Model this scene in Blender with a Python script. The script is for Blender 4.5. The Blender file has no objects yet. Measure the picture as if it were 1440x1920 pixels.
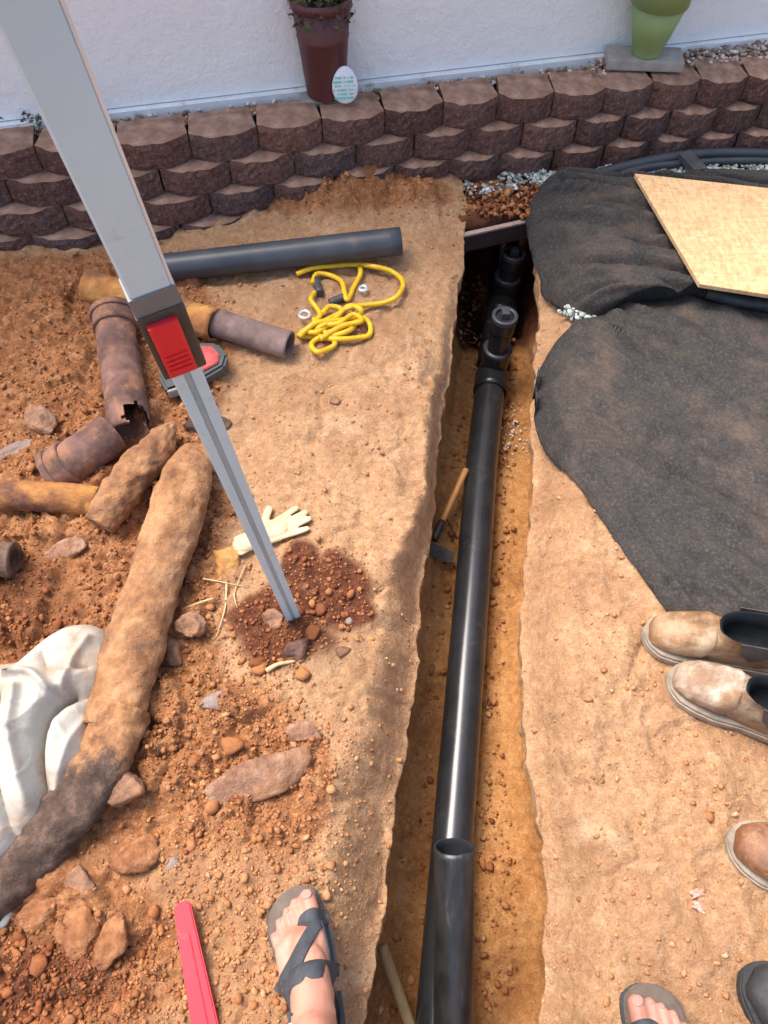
import bpy, bmesh, math, random
import numpy as np
from mathutils import Vector, Matrix, Euler
from mathutils.bvhtree import BVHTree
R = math.radians
random.seed(7); RNG = np.random.default_rng(11)
scene = bpy.context.scene
COL = scene.collection

# ------------------------------------------------------------------ camera, sky, sun, exposure
H = 1.5; TILT = R(32.0); F = 1442.0
cam_d = bpy.data.cameras.new('camera'); cam = bpy.data.objects.new('camera', cam_d); COL.objects.link(cam)
cam.location = (0, 0, H); cam.rotation_euler = (TILT, 0, 0)
cam_d.sensor_fit = 'VERTICAL'; cam_d.sensor_height = 36.0; cam_d.lens = F / 1920 * 36.0
cam_d.clip_start = 0.02; cam_d.clip_end = 200
scene.camera = cam
SUN_EL = R(64); SUN_DIR = Vector((-0.42, 0.25, 0)).normalized() * math.cos(SUN_EL) + Vector((0, 0, math.sin(SUN_EL)))
world = bpy.data.worlds.new('World'); scene.world = world; world.use_nodes = True
wn = world.node_tree.nodes; wl = world.node_tree.links
sky = wn.new('ShaderNodeTexSky'); sky.sky_type = 'NISHITA'; sky.sun_disc = False
sky.sun_elevation = SUN_EL; sky.sun_rotation = math.atan2(SUN_DIR.x, SUN_DIR.y)
sky.air_density = 1.0; sky.dust_density = 4.0; sky.ozone_density = 1.0
wn['Background'].inputs['Strength'].default_value = 0.15
wl.new(sky.outputs[0], wn['Background'].inputs['Color'])
sun_d = bpy.data.lights.new('sun', 'SUN'); sun_d.energy = 2.1; sun_d.angle = R(32); sun_d.color = (1.0, 0.965, 0.93)
sun = bpy.data.objects.new('sun', sun_d); COL.objects.link(sun)
sun.rotation_euler = SUN_DIR.to_track_quat('Z', 'Y').to_euler(); sun.location = (-3, 0, 6)
scene.view_settings.view_transform = 'Standard'; scene.view_settings.look = 'None'
scene.view_settings.gamma = 1.0; scene.view_settings.exposure = 1.22
scene.view_settings.use_curve_mapping = False

# ------------------------------------------------------------------ measuring helpers
cT, sT = math.cos(TILT), math.sin(TILT)
def ray(px, py):
    dx = (px - 720) / F; dy = (960 - py) / F
    return Vector((dx, sT + dy * cT, -cT + dy * sT))
def G(px, py, z=0.0):
    r = ray(px, py); t = (z - H) / r.z
    return Vector((r.x * t, r.y * t, z))
def DP(px, py, d): return Vector((0, 0, H)) + ray(px, py) * d
def zfor(y, px, py):      # the point of the sight line at world distance y
    r = ray(px, py); t = y / r.y
    return Vector((r.x * t, y, H + r.z * t))
def proj(x, y, z=0.0):
    rz = z - H
    d = y * sT - rz * cT; u = y * cT + rz * sT
    d = np.maximum(d, 0.05)
    return 720 + F * x / d, 960 - F * u / d
def ss(a, b, x):
    t = np.clip((x - a) / (b - a), 0, 1); return t * t * (3 - 2 * t)

# numpy value noise
def _h(ix, iy, iz, s):
    n = (ix * 374761393 + iy * 668265263 + iz * 2147483647 + s * 974634777) & 0xFFFFFFFF
    n = ((n ^ (n >> 13)) * 1274126177) & 0xFFFFFFFF
    n = ((n ^ (n >> 16)) * 2246822519) & 0xFFFFFFFF
    return ((n ^ (n >> 15)) & 0xFFFF) / 65535.0
def vnoise(x, y, z=0.0, s=0):
    x = np.asarray(x, float); y = np.asarray(y, float); z = np.asarray(z, float) + 0 * x
    ix = np.floor(x).astype(np.int64); iy = np.floor(y).astype(np.int64); iz = np.floor(z).astype(np.int64)
    fx = x - ix; fy = y - iy; fz = z - iz
    fx = fx * fx * (3 - 2 * fx); fy = fy * fy * (3 - 2 * fy); fz = fz * fz * (3 - 2 * fz)
    def L(a, b, t): return a + (b - a) * t
    r = 0
    a = L(L(_h(ix, iy, iz, s), _h(ix + 1, iy, iz, s), fx), L(_h(ix, iy + 1, iz, s), _h(ix + 1, iy + 1, iz, s), fx), fy)
    b = L(L(_h(ix, iy, iz + 1, s), _h(ix + 1, iy, iz + 1, s), fx), L(_h(ix, iy + 1, iz + 1, s), _h(ix + 1, iy + 1, iz + 1, s), fx), fy)
    return L(a, b, fz) * 2 - 1
def fbm(x, y, z=0.0, s=0, o=4, g=0.5):
    v = 0; a = 1; t = 0
    for k in range(o):
        v = v + a * vnoise(np.asarray(x) * 2**k + 17.3 * k, np.asarray(y) * 2**k - 9.1 * k, np.asarray(z) * 2**k, s + k); t += a; a *= g
    return v / t
def worley(x, y, s=0):
    x = np.asarray(x, float); y = np.asarray(y, float) + 0 * x
    ix = np.floor(x).astype(np.int64); iy = np.floor(y).astype(np.int64)
    f1 = np.full(x.shape, 9.0); f2 = np.full(x.shape, 9.0); cid = np.zeros(x.shape)
    for dx in (-1, 0, 1):
        for dy in (-1, 0, 1):
            a, b = ix + dx, iy + dy
            cx = a + 0.1 + 0.8 * _h(a, b, a * 0, s); cy = b + 0.1 + 0.8 * _h(a, b, a * 0 + 1, s)
            d = np.hypot(x - cx, y - cy); near = d < f1
            f2 = np.where(near, f1, np.minimum(f2, d)); cid = np.where(near, _h(a, b, a * 0 + 2, s), cid); f1 = np.where(near, d, f1)
    return f1, f2, cid
def interp(pts, y):
    p = sorted(pts); return np.interp(y, [a for a, b in p], [b for a, b in p])

# ------------------------------------------------------------------ object helpers
def tag(o, label=None, cat=None, group=None, kind=None):
    if label: o['label'] = label
    if cat: o['category'] = cat
    if group: o['group'] = group
    if kind: o['kind'] = kind
    return o
def link(name, me, mat=None, parent=None, smooth=False):
    o = bpy.data.objects.new(name, me); COL.objects.link(o)
    if mat is not None and len(me.materials) == 0: me.materials.append(mat)
    if parent is not None: o.parent = parent
    if smooth: me.polygons.foreach_set('use_smooth', [True] * len(me.polygons))
    return o
def npmesh(name, V, Fa, mat=None, parent=None, smooth=True, attrs=None):
    me = bpy.data.meshes.new(name)
    V = np.asarray(V, np.float32); Fa = np.asarray(Fa, np.int32)
    n, k = Fa.shape
    me.vertices.add(len(V)); me.vertices.foreach_set('co', V.ravel())
    me.loops.add(n * k); me.loops.foreach_set('vertex_index', Fa.ravel())
    me.polygons.add(n); me.polygons.foreach_set('loop_start', np.arange(0, n * k, k, dtype=np.int32))
    me.update(calc_edges=True); me.validate()
    if smooth: me.polygons.foreach_set('use_smooth', np.ones(len(me.polygons), bool))
    for an, av in (attrs or {}).items():
        a = me.attributes.new(an, 'FLOAT', 'POINT'); a.data.foreach_set('value', np.asarray(av, np.float32))
    return link(name, me, mat, parent)
def bm_obj(name, bm, mat=None, parent=None, smooth=False):
    me = bpy.data.meshes.new(name); bmesh.ops.recalc_face_normals(bm, faces=bm.faces); bm.to_mesh(me); bm.free()
    return link(name, me, mat, parent, smooth)
def empty(name, loc, label, cat, group=None, rot=None):
    o = bpy.data.objects.new(name, None); COL.objects.link(o); o.location = loc
    if rot: o.rotation_euler = rot
    o.empty_display_size = 0.05
    return tag(o, label, cat, group)
def world_child(o, parent):     # o built in world coordinates, parent sits elsewhere
    o.parent = parent
    loc = parent.location; rot = parent.rotation_euler
    M = Matrix.LocRotScale(loc, rot, None).inverted()
    o.matrix_parent_inverse = M
    return o
def grid_faces(nr, nc, wrap=False):
    r = np.arange(nr - 1)[:, None]; c = np.arange(nc if wrap else nc - 1)[None, :]
    c2 = (c + 1) % nc
    return np.stack([r * nc + c, r * nc + c2, (r + 1) * nc + c2, (r + 1) * nc + c], -1).reshape(-1, 4)
def smooth_path(pts, n):
    pts = [Vector(p) for p in pts]; out = []
    P = [pts[0] * 2 - pts[1]] + pts + [pts[-1] * 2 - pts[-2]]
    m = len(pts) - 1
    for i in range(n):
        t = i / (n - 1) * m; k = min(int(t), m - 1); u = t - k
        a, b, c, d = P[k:k + 4]
        out.append(0.5 * ((2 * b) + (c - a) * u + (2 * a - 5 * b + 4 * c - d) * u * u + (3 * b - a - 3 * c + d) * u**3))
    return out
def tube(path, rad, seg=24, inner=None, amp=0.0, nsc=20, s=0, flat=0.0, wob=None):
    """swept tube; inner = inner radius for an open pipe, else rounded closed ends"""
    n = len(path); rad = rad if hasattr(rad, '__len__') else [rad] * n
    T = [(path[min(i + 1, n - 1)] - path[max(i - 1, 0)]).normalized() for i in range(n)]
    ref = Vector((0, 0, 1)) if abs(T[0].z) < 0.9 else Vector((0, 1, 0))
    U = (ref - T[0] * ref.dot(T[0])).normalized()
    rings = []
    for i in range(n):
        U = (U - T[i] * U.dot(T[i])).normalized(); W = T[i].cross(U)
        rings.append((path[i], T[i], U.copy(), W))
    V = []
    def ring(c, U, W, r, k=1.0):
        for j in range(seg):
            a = 2 * math.pi * j / seg
            d = U * math.cos(a) * (1 - flat) + W * math.sin(a)
            V.append(c + d * r)
    order = []
    if inner:
        for i in range(n): order.append((i, rad[i]))
        for i in reversed(range(n)): order.append((i, rad[i] * inner))
        for i, r in order: ring(rings[i][0], rings[i][2], rings[i][3], r)
        A = np.array(V)
        if amp:
            d = fbm(A[:, 0] * nsc, A[:, 1] * nsc, A[:, 2] * nsc, s) + 0.6 * fbm(A[:, 0] * nsc * 4, A[:, 1] * nsc * 4, A[:, 2] * nsc * 4, s + 3, o=2)
            C = np.array([list(rings[i][0]) for i, r in order for j in range(seg)])
            nr = (A - C); nr /= np.linalg.norm(nr, axis=1)[:, None] + 1e-9
            A = A + nr * (d * amp)[:, None]
        Fa = list(grid_faces(len(order), seg, True))
        L = len(order) - 1
        Fa += [[L * seg + j, L * seg + (j + 1) % seg, (j + 1) % seg, j] for j in range(seg)]
        return A, np.array(Fa)
    for k in (0.25, 0.7): ring(rings[0][0] - rings[0][1] * rad[0] * (1 - k) * 0.0 , rings[0][2], rings[0][3], rad[0] * k)
    for i in range(n): ring(rings[i][0], rings[i][2], rings[i][3], rad[i])
    for k in (0.7, 0.25): ring(rings[-1][0], rings[-1][2], rings[-1][3], rad[-1] * k)
    V.append(rings[0][0]); V.append(rings[-1][0])
    A = np.array([list(v) for v in V])
    if amp:
        C = []
        for q in [0, 0] + list(range(n)) + [n - 1, n - 1]: C += [list(rings[q][0])] * seg
        C = np.array(C + [list(rings[0][0]), list(rings[-1][0])])
        nr = A - C; nr /= np.linalg.norm(nr, axis=1)[:, None] + 1e-9
        d = fbm(A[:, 0] * nsc, A[:, 1] * nsc, A[:, 2] * nsc, s) + 0.7 * fbm(A[:, 0] * nsc * 4, A[:, 1] * nsc * 4, A[:, 2] * nsc * 4, s + 3, o=2); d[-2:] = 0
        A = A + nr * (d * amp)[:, None]
    m = n + 4
    Fa = [list(f) for f in grid_faces(m, seg, True)]
    a, b = m * seg, m * seg + 1
    Fa += [[a, (j + 1) % seg, j, j] for j in range(seg)]
    Fa += [[b, (m - 1) * seg + j, (m - 1) * seg + (j + 1) % seg, (m - 1) * seg + (j + 1) % seg] for j in range(seg)]
    return A, Fa
def pymesh(name, V, Fa, mat, parent=None, smooth=True):
    me = bpy.data.meshes.new(name)
    Fc = []
    for f in Fa:
        g = []
        for q in f:
            if int(q) not in g: g.append(int(q))
        Fc.append(g)
    me.from_pydata([tuple(map(float, v)) for v in V], [], Fc); me.update()
    bm = bmesh.new(); bm.from_mesh(me); bmesh.ops.recalc_face_normals(bm, faces=bm.faces); bm.to_mesh(me); bm.free()
    return link(name, me, mat, parent, smooth)
def lathe(prof, seg=40):
    V = []; n = len(prof)
    for r, z in prof:
        for j in range(seg):
            a = 2 * math.pi * j / seg; V.append((r * math.cos(a), r * math.sin(a), z))
    return np.array(V), grid_faces(n, seg, True)
def box_bm(sx, sy, sz, bevel=0.0, c=(0, 0, 0), segs=2):
    bm = bmesh.new(); bmesh.ops.create_cube(bm, size=1)
    bmesh.ops.scale(bm, vec=(sx, sy, sz), verts=bm.verts); bmesh.ops.translate(bm, vec=c, verts=bm.verts)
    if bevel: bmesh.ops.bevel(bm, geom=list(bm.edges), offset=bevel, segments=segs, affect='EDGES', profile=0.7)
    return bm

# ------------------------------------------------------------------ materials
def nt(name):
    m = bpy.data.materials.new(name); m.use_nodes = True
    return m, m.node_tree.nodes, m.node_tree.links, m.node_tree.nodes['Principled BSDF']
def tex(N, L, scale, detail=6, rough=0.6, kind='noise', stretch=None, coord='Object'):
    tc = N.new('ShaderNodeTexCoord'); src = tc.outputs[coord]
    if stretch:
        mp = N.new('ShaderNodeMapping'); mp.inputs['Scale'].default_value = stretch; L.new(src, mp.inputs[0]); src = mp.outputs[0]
    if kind == 'noise':
        t = N.new('ShaderNodeTexNoise'); t.inputs['Detail'].default_value = detail; t.inputs['Roughness'].default_value = rough; out = t.outputs['Fac']
    else:
        t = N.new('ShaderNodeTexVoronoi'); out = t.outputs['Color' if kind == 'cell' else 'Distance']
    t.inputs['Scale'].default_value = scale; L.new(src, t.inputs['Vector'])
    return out
def ramp(N, L, fac, stops):
    r = N.new('ShaderNodeValToRGB'); e = r.color_ramp.elements
    while len(e) < len(stops): e.new(0.5)
    for q, (p, c) in zip(e, stops): q.position = p; q.color = (*c, 1) if len(c) == 3 else c
    if fac is not None: L.new(fac, r.inputs[0])
    return r.outputs[0]
def mixc(N, L, fac, a, b, mode='MIX'):
    m = N.new('ShaderNodeMix'); m.data_type = 'RGBA'; m.blend_type = mode
    if isinstance(fac, (int, float)): m.inputs[0].default_value = fac
    else: L.new(fac, m.inputs[0])
    for i, v in ((6, a), (7, b)):
        if isinstance(v, tuple): m.inputs[i].default_value = (*v, 1)
        else: L.new(v, m.inputs[i])
    return m.outputs[2]
def mth(N, L, op, a, b=0.0):
    m = N.new('ShaderNodeMath'); m.operation = op; m.use_clamp = False
    for i, v in ((0, a), (1, b)):
        if isinstance(v, (int, float)): m.inputs[i].default_value = v
        else: L.new(v, m.inputs[i])
    return m.outputs[0]
def bump(N, L, bs, h, strength, dist):
    b = N.new('ShaderNodeBump'); b.inputs['Strength'].default_value = strength; b.inputs['Distance'].default_value = dist
    L.new(h, b.inputs['Height'])
    if bs.inputs['Normal'].links: L.new(bs.inputs['Normal'].links[0].from_socket, b.inputs['Normal'])
    L.new(b.outputs[0], bs.inputs['Normal'])
def simple(name, stops, scale=8, rough=0.6, bstr=0.0, bscale=None, bdist=0.002, detail=6, metal=0.0, stretch=None, dirt=None, dscale=5, drange=(0.5, 0.65), coat=0.0, spec=0.5, coord='Object'):
    m, N, L, b = nt(name)
    c = ramp(N, L, tex(N, L, scale, detail, 0.65, stretch=stretch, coord=coord), stops)
    if dirt:
        fac = ramp(N, L, tex(N, L, dscale, 8, 0.7, coord=coord), [(drange[0], (0, 0, 0)), (drange[1], (1, 1, 1))])
        c = mixc(N, L, fac, c, dirt)
    L.new(c, b.inputs['Base Color']); b.inputs['Roughness'].default_value = rough; b.inputs['Metallic'].default_value = metal
    b.inputs['Specular IOR Level'].default_value = spec
    if coat: b.inputs['Coat Weight'].default_value = coat
    if bstr: bump(N, L, b, tex(N, L, bscale or scale * 4, 8, 0.7, coord=coord), bstr, bdist)
    return m
M = {}
def soil_material():
    m, N, L, b = nt('soil')
    def attr(n):
        a = N.new('ShaderNodeAttribute'); a.attribute_name = n; return a.outputs['Fac']
    n1 = tex(N, L, 7, 8, 0.65); n2 = tex(N, L, 60, 8, 0.7); n3 = tex(N, L, 2.2, 4, 0.5); n4 = tex(N, L, 240, 4, 0.7)
    tan = ramp(N, L, n1, [(0.3, (0.39, 0.205, 0.098)), (0.5, (0.49, 0.275, 0.138)), (0.7, (0.56, 0.335, 0.178))])
    pale = ramp(N, L, n2, [(0.32, (0.28, 0.135, 0.062)), (0.5, (0.49, 0.275, 0.138)), (0.68, (0.68, 0.455, 0.275))])
    tan = mixc(N, L, 0.5, tan, pale)
    n5 = tex(N, L, 3.1, 10, 0.72)
    tan = mixc(N, L, ramp(N, L, n5, [(0.48, (0,) * 3), (0.62, (0.6,) * 3)]), tan, (0.33, 0.165, 0.08))
    tan = mixc(N, L, ramp(N, L, tex(N, L, 5.7, 10, 0.75), [(0.55, (0,) * 3), (0.7, (0.6,) * 3)]), tan, (0.76, 0.53, 0.33))
    clay = ramp(N, L, n1, [(0.3, (0.19, 0.068, 0.028)), (0.48, (0.39, 0.165, 0.065)), (0.68, (0.54, 0.27, 0.12))])
    clay2 = ramp(N, L, n2, [(0.34, (0.09, 0.030, 0.014)), (0.52, (0.36, 0.145, 0.054)), (0.68, (0.64, 0.37, 0.20))])
    clay = mixc(N, L, 0.5, clay, clay2)
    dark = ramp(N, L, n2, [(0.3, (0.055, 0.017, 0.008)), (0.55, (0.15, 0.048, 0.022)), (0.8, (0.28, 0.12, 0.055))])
    wet = ramp(N, L, n1, [(0.28, (0.30, 0.125, 0.04)), (0.5, (0.50, 0.235, 0.08)), (0.72, (0.66, 0.37, 0.15))])
    wet = mixc(N, L, 0.4, wet, ramp(N, L, n2, [(0.32, (0.14, 0.052, 0.018)), (0.5, (0.42, 0.18, 0.055)), (0.7, (0.68, 0.40, 0.18))]))
    edge = mth(N, L, 'MULTIPLY_ADD', n2, 0.5); 
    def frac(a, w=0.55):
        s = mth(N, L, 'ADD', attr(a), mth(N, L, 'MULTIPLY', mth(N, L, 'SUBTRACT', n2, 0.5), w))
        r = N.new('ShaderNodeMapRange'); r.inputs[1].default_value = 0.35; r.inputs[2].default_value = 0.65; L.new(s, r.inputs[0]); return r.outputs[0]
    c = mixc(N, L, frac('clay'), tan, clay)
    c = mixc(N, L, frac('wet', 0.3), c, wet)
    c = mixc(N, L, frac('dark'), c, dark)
    c = mixc(N, L, 0.4, c, ramp(N, L, n4, [(0.25, (0.4, 0.35, 0.32)), (0.5, (1, 1, 1)), (0.8, (1.4, 1.35, 1.3))]), 'MULTIPLY')
    L.new(c, b.inputs['Base Color'])
    b.inputs['Roughness'].default_value = 0.93; b.inputs['Specular IOR Level'].default_value = 0.25
    bump(N, L, b, tex(N, L, 19, 8, 0.7), 0.7, 0.03); bump(N, L, b, n2, 0.6, 0.008); bump(N, L, b, n4, 0.4, 0.002)
    return m
M['soil'] = soil_material()
def clod_material():
    m, N, L, b = nt('clods')
    a = N.new('ShaderNodeAttribute'); a.attribute_name = 'tone'
    c = ramp(N, L, a.outputs['Fac'], [(0.0, (0.075, 0.023, 0.011)), (0.3, (0.23, 0.078, 0.03)), (0.55, (0.38, 0.165, 0.065)), (0.8, (0.50, 0.27, 0.13)), (1.0, (0.58, 0.40, 0.26))])
    c = mixc(N, L, 0.5, c, ramp(N, L, tex(N, L, 120, 6, 0.7), [(0.3, (0.5, 0.45, 0.42)), (0.7, (1.35, 1.3, 1.25))]), 'MULTIPLY')
    L.new(c, b.inputs['Base Color']); b.inputs['Roughness'].default_value = 0.95; b.inputs['Specular IOR Level'].default_value = 0.2
    bump(N, L, b, tex(N, L, 200, 6, 0.7), 0.6, 0.002)
    return m
M['clods'] = clod_material()
def pebble_material(name, stops):
    m, N, L, b = nt(name)
    a = N.new('ShaderNodeAttribute'); a.attribute_name = 'tone'
    L.new(ramp(N, L, a.outputs['Fac'], stops), b.inputs['Base Color']); b.inputs['Roughness'].default_value = 0.8
    bump(N, L, b, tex(N, L, 220, 4, 0.6), 0.3, 0.001)
    return m
M['gravel_tan'] = pebble_material('gravel_tan', [(0, (0.10, 0.06, 0.04)), (0.4, (0.34, 0.22, 0.15)), (0.75, (0.55, 0.42, 0.33)), (1, (0.75, 0.68, 0.62))])
M['gravel_pale'] = pebble_material('gravel_pale', [(0, (0.10, 0.11, 0.09)), (0.35, (0.26, 0.29, 0.25)), (0.75, (0.46, 0.49, 0.43)), (1, (0.66, 0.67, 0.62))])
M['stucco'] = simple('stucco', [(0.3, (0.83, 0.84, 0.84)), (0.7, (0.88, 0.89, 0.88))], 3, 0.9, 0.8, 30, 0.012, dirt=(0.50, 0.49, 0.48), dscale=9, drange=(0.66, 0.8))
M['trim'] = simple('wall_trim', [(0.3, (0.66, 0.67, 0.66)), (0.7, (0.8, 0.81, 0.8))], 12, 0.85, 0.4, 60, 0.004, dirt=(0.33, 0.24, 0.17), dscale=14, drange=(0.56, 0.72))
def block_material():
    m, N, L, b = nt('split_block')
    oi = N.new('ShaderNodeObjectInfo')
    base = ramp(N, L, oi.outputs['Random'], [(0, (0.13, 0.068, 0.054)), (0.35, (0.175, 0.088, 0.068)), (0.6, (0.13, 0.086, 0.076)), (0.8, (0.21, 0.104, 0.076)), (1, (0.105, 0.070, 0.062))])
    n = tex(N, L, 110, 6, 0.8); n1 = tex(N, L, 22, 6, 0.6)
    c = mixc(N, L, 0.8, base, ramp(N, L, n, [(0.3, (0.3, 0.3, 0.33)), (0.5, (1, 1, 1)), (0.68, (2.4, 2.2, 2.1))]), 'MULTIPLY')
    c = mixc(N, L, ramp(N, L, tex(N, L, 190, 3, 0.6), [(0.62, (0,) * 3), (0.70, (0.7,) * 3)]), c, (0.42, 0.36, 0.34))
    # dust on upward faces, its colour lightened to stand in for skylight
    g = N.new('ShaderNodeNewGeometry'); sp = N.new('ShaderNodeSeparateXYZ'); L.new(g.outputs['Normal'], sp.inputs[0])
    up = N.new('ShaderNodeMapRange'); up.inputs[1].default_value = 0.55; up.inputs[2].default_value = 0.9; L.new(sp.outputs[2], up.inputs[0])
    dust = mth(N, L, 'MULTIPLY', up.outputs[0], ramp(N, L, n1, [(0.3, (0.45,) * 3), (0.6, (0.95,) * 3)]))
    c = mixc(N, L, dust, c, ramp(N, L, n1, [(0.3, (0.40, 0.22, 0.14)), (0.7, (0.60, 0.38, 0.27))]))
    L.new(c, b.inputs['Base Color']); b.inputs['Roughness'].default_value = 0.95; b.inputs['Specular IOR Level'].default_value = 0.2
    bump(N, L, b, n, 1.0, 0.008)
    return m
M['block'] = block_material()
M['abs'] = simple('black_plastic_pipe', [(0.3, (0.016, 0.017, 0.019)), (0.7, (0.030, 0.031, 0.033))], 14, 0.24, 0.12, 60, 0.001, dirt=(0.14, 0.085, 0.05), dscale=11, drange=(0.60, 0.85), spec=0.6)
M['abs_scuffed'] = simple('scuffed_black_pipe', [(0.3, (0.009, 0.009, 0.009)), (0.6, (0.028, 0.027, 0.026)), (0.74, (0.13, 0.125, 0.12))], 16, 0.36, 0.3, 50, 0.001, stretch=(3, 0.7, 1), dirt=(0.13, 0.10, 0.075), dscale=8, drange=(0.58, 0.8))
M['abs_grey'] = simple('grey_black_pipe', [(0.3, (0.033, 0.037, 0.043)), (0.7, (0.06, 0.066, 0.074))], 9, 0.42, 0.1, 50, 0.001, dirt=(0.20, 0.13, 0.09), dscale=7, drange=(0.62, 0.85))
M['fitting'] = simple('black_fitting', [(0.3, (0.012, 0.012, 0.013)), (0.7, (0.026, 0.026, 0.028))], 20, 0.3, 0.1, 90, 0.001, dirt=(0.12, 0.08, 0.05), dscale=18, drange=(0.62, 0.85))
M['rust'] = simple('rusty_iron', [(0.25, (0.05, 0.024, 0.018)), (0.45, (0.13, 0.066, 0.05)), (0.6, (0.22, 0.115, 0.085)), (0.8, (0.34, 0.20, 0.14))], 14, 0.9, 0.9, 45, 0.006, dirt=(0.42, 0.19, 0.08), dscale=9, drange=(0.52, 0.7))
M['rust_orange'] = simple('orange_rust', [(0.28, (0.17, 0.058, 0.02)), (0.5, (0.40, 0.17, 0.045)), (0.72, (0.58, 0.30, 0.08))], 12, 0.92, 0.9, 50, 0.006, dirt=(0.12, 0.05, 0.03), dscale=7, drange=(0.5, 0.66))
M['rust_dark'] = simple('dark_rust', [(0.28, (0.04, 0.022, 0.016)), (0.5, (0.10, 0.058, 0.040)), (0.72, (0.20, 0.12, 0.085))], 14, 0.85, 1.0, 40, 0.009, dirt=(0.36, 0.18, 0.085), dscale=6, drange=(0.49, 0.64))
M['mud_pipe'] = simple('mud_caked', [(0.32, (0.17, 0.07, 0.03)), (0.5, (0.38, 0.18, 0.075)), (0.66, (0.55, 0.30, 0.14))], 16, 0.95, 1.0, 38, 0.014, dirt=(0.17, 0.095, 0.06), dscale=5, drange=(0.5, 0.68))
M['rust_grey'] = simple('grey_iron', [(0.28, (0.10, 0.065, 0.055)), (0.5, (0.20, 0.13, 0.11)), (0.72, (0.30, 0.21, 0.18))], 16, 0.85, 0.6, 60, 0.004, dirt=(0.36, 0.18, 0.09), dscale=10, drange=(0.6, 0.75))
M['stone'] = simple('stone', [(0.28, (0.15, 0.065, 0.035)), (0.5, (0.32, 0.165, 0.095)), (0.75, (0.52, 0.33, 0.21))], 34, 0.9, 1.0, 50, 0.012, dirt=(0.44, 0.20, 0.08), dscale=12, drange=(0.5, 0.68))
M['stone_orange'] = simple('orange_stone', [(0.3, (0.17, 0.06, 0.024)), (0.5, (0.34, 0.135, 0.05)), (0.7, (0.50, 0.235, 0.10))], 34, 0.9, 1.0, 50, 0.012)
M['stone_bright'] = simple('bright_stone', [(0.3, (0.44, 0.19, 0.05)), (0.7, (0.62, 0.32, 0.10))], 34, 0.9, 1.0, 50, 0.008)
M['stone_grey'] = simple('grey_stone', [(0.3, (0.17, 0.12, 0.10)), (0.7, (0.38, 0.29, 0.24))], 22, 0.9, 0.7, 60, 0.004, dirt=(0.40, 0.19, 0.09), dscale=14, drange=(0.5, 0.66))
def blend_material():
    m, N, L, b = nt('mud_to_dark_rust')
    n = tex(N, L, 9, 8, 0.75); n2 = tex(N, L, 30, 8, 0.7)
    mud = ramp(N, L, n2, [(0.32, (0.17, 0.07, 0.03)), (0.5, (0.36, 0.17, 0.07)), (0.66, (0.52, 0.28, 0.13))])
    dk = ramp(N, L, n2, [(0.32, (0.035, 0.02, 0.015)), (0.5, (0.095, 0.055, 0.038)), (0.68, (0.20, 0.125, 0.085))])
    tc = N.new('ShaderNodeTexCoord'); sp = N.new('ShaderNodeSeparateXYZ'); L.new(tc.outputs['Object'], sp.inputs[0])
    v = mth(N, L, 'ADD', sp.outputs[1], mth(N, L, 'MULTIPLY', mth(N, L, 'SUBTRACT', n, 0.5), 0.9))
    mr = N.new('ShaderNodeMapRange'); mr.inputs[1].default_value = BLY[0]; mr.inputs[2].default_value = BLY[1]; L.new(v, mr.inputs[0])
    L.new(mixc(N, L, mr.outputs[0], dk, mud), b.inputs['Base Color']); b.inputs['Roughness'].default_value = 0.9
    bump(N, L, b, n2, 1.0, 0.012); bump(N, L, b, tex(N, L, 90, 6, 0.7), 0.6, 0.004)
    return m
BLY = (G(150, 1480).y, G(225, 1370).y)
M['rust_blend'] = blend_material()
def fabric_material():
    m, N, L, b = nt('landscape_fabric')
    n1 = tex(N, L, 4, 6, 0.6); n2 = tex(N, L, 150, 6, 0.8); n3 = tex(N, L, 12, 8, 0.75)
    c = ramp(N, L, n2, [(0.3, (0.016, 0.016, 0.016)), (0.5, (0.034, 0.032, 0.030)), (0.66, (0.085, 0.070, 0.058)), (0.85, (0.28, 0.20, 0.14))])
    dust = mth(N, L, 'MULTIPLY', ramp(N, L, n1, [(0.42, (0.12,) * 3), (0.66, (1,) * 3)]), ramp(N, L, n3, [(0.42, (0,) * 3), (0.68, (0.34,) * 3)]))
    c = mixc(N, L, dust, c, (0.26, 0.165, 0.11))
    L.new(c, b.inputs['Base Color']); b.inputs['Roughness'].default_value = 0.85; b.inputs['Specular IOR Level'].default_value = 0.3
    bump(N, L, b, n2, 0.7, 0.0025); bump(N, L, b, n3, 0.4, 0.006)
    return m
M['fabric'] = fabric_material()
def osb():
    m, N, L, b = nt('strand_board')
    a = tex(N, L, 34, kind='cell', stretch=(1, 3.6, 1)); bb = tex(N, L, 60, kind='cell', stretch=(2.6, 1, 1))
    sa = N.new('ShaderNodeSeparateColor'); L.new(a, sa.inputs[0]); sb = N.new('ShaderNodeSeparateColor'); L.new(bb, sb.inputs[0])
    c1 = ramp(N, L, sa.outputs[0], [(0, (0.52, 0.30, 0.135)), (0.5, (0.62, 0.38, 0.18)), (1, (0.70, 0.46, 0.24))])
    c2 = ramp(N, L, sb.outputs[1], [(0, (0.46, 0.25, 0.105)), (0.5, (0.62, 0.38, 0.18)), (1, (0.72, 0.49, 0.26))])
    c = mixc(N, L, 0.5, c1, c2)
    c = mixc(N, L, ramp(N, L, tex(N, L, 30, 8, 0.75), [(0.60, (0,) * 3), (0.72, (0.6,) * 3)]), c, (0.25, 0.11, 0.045))
    L.new(c, b.inputs['Base Color']); b.inputs['Roughness'].default_value = 0.75
    bump(N, L, b, sa.outputs[0], 0.25, 0.001)
    return m
M['osb'] = osb()
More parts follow.
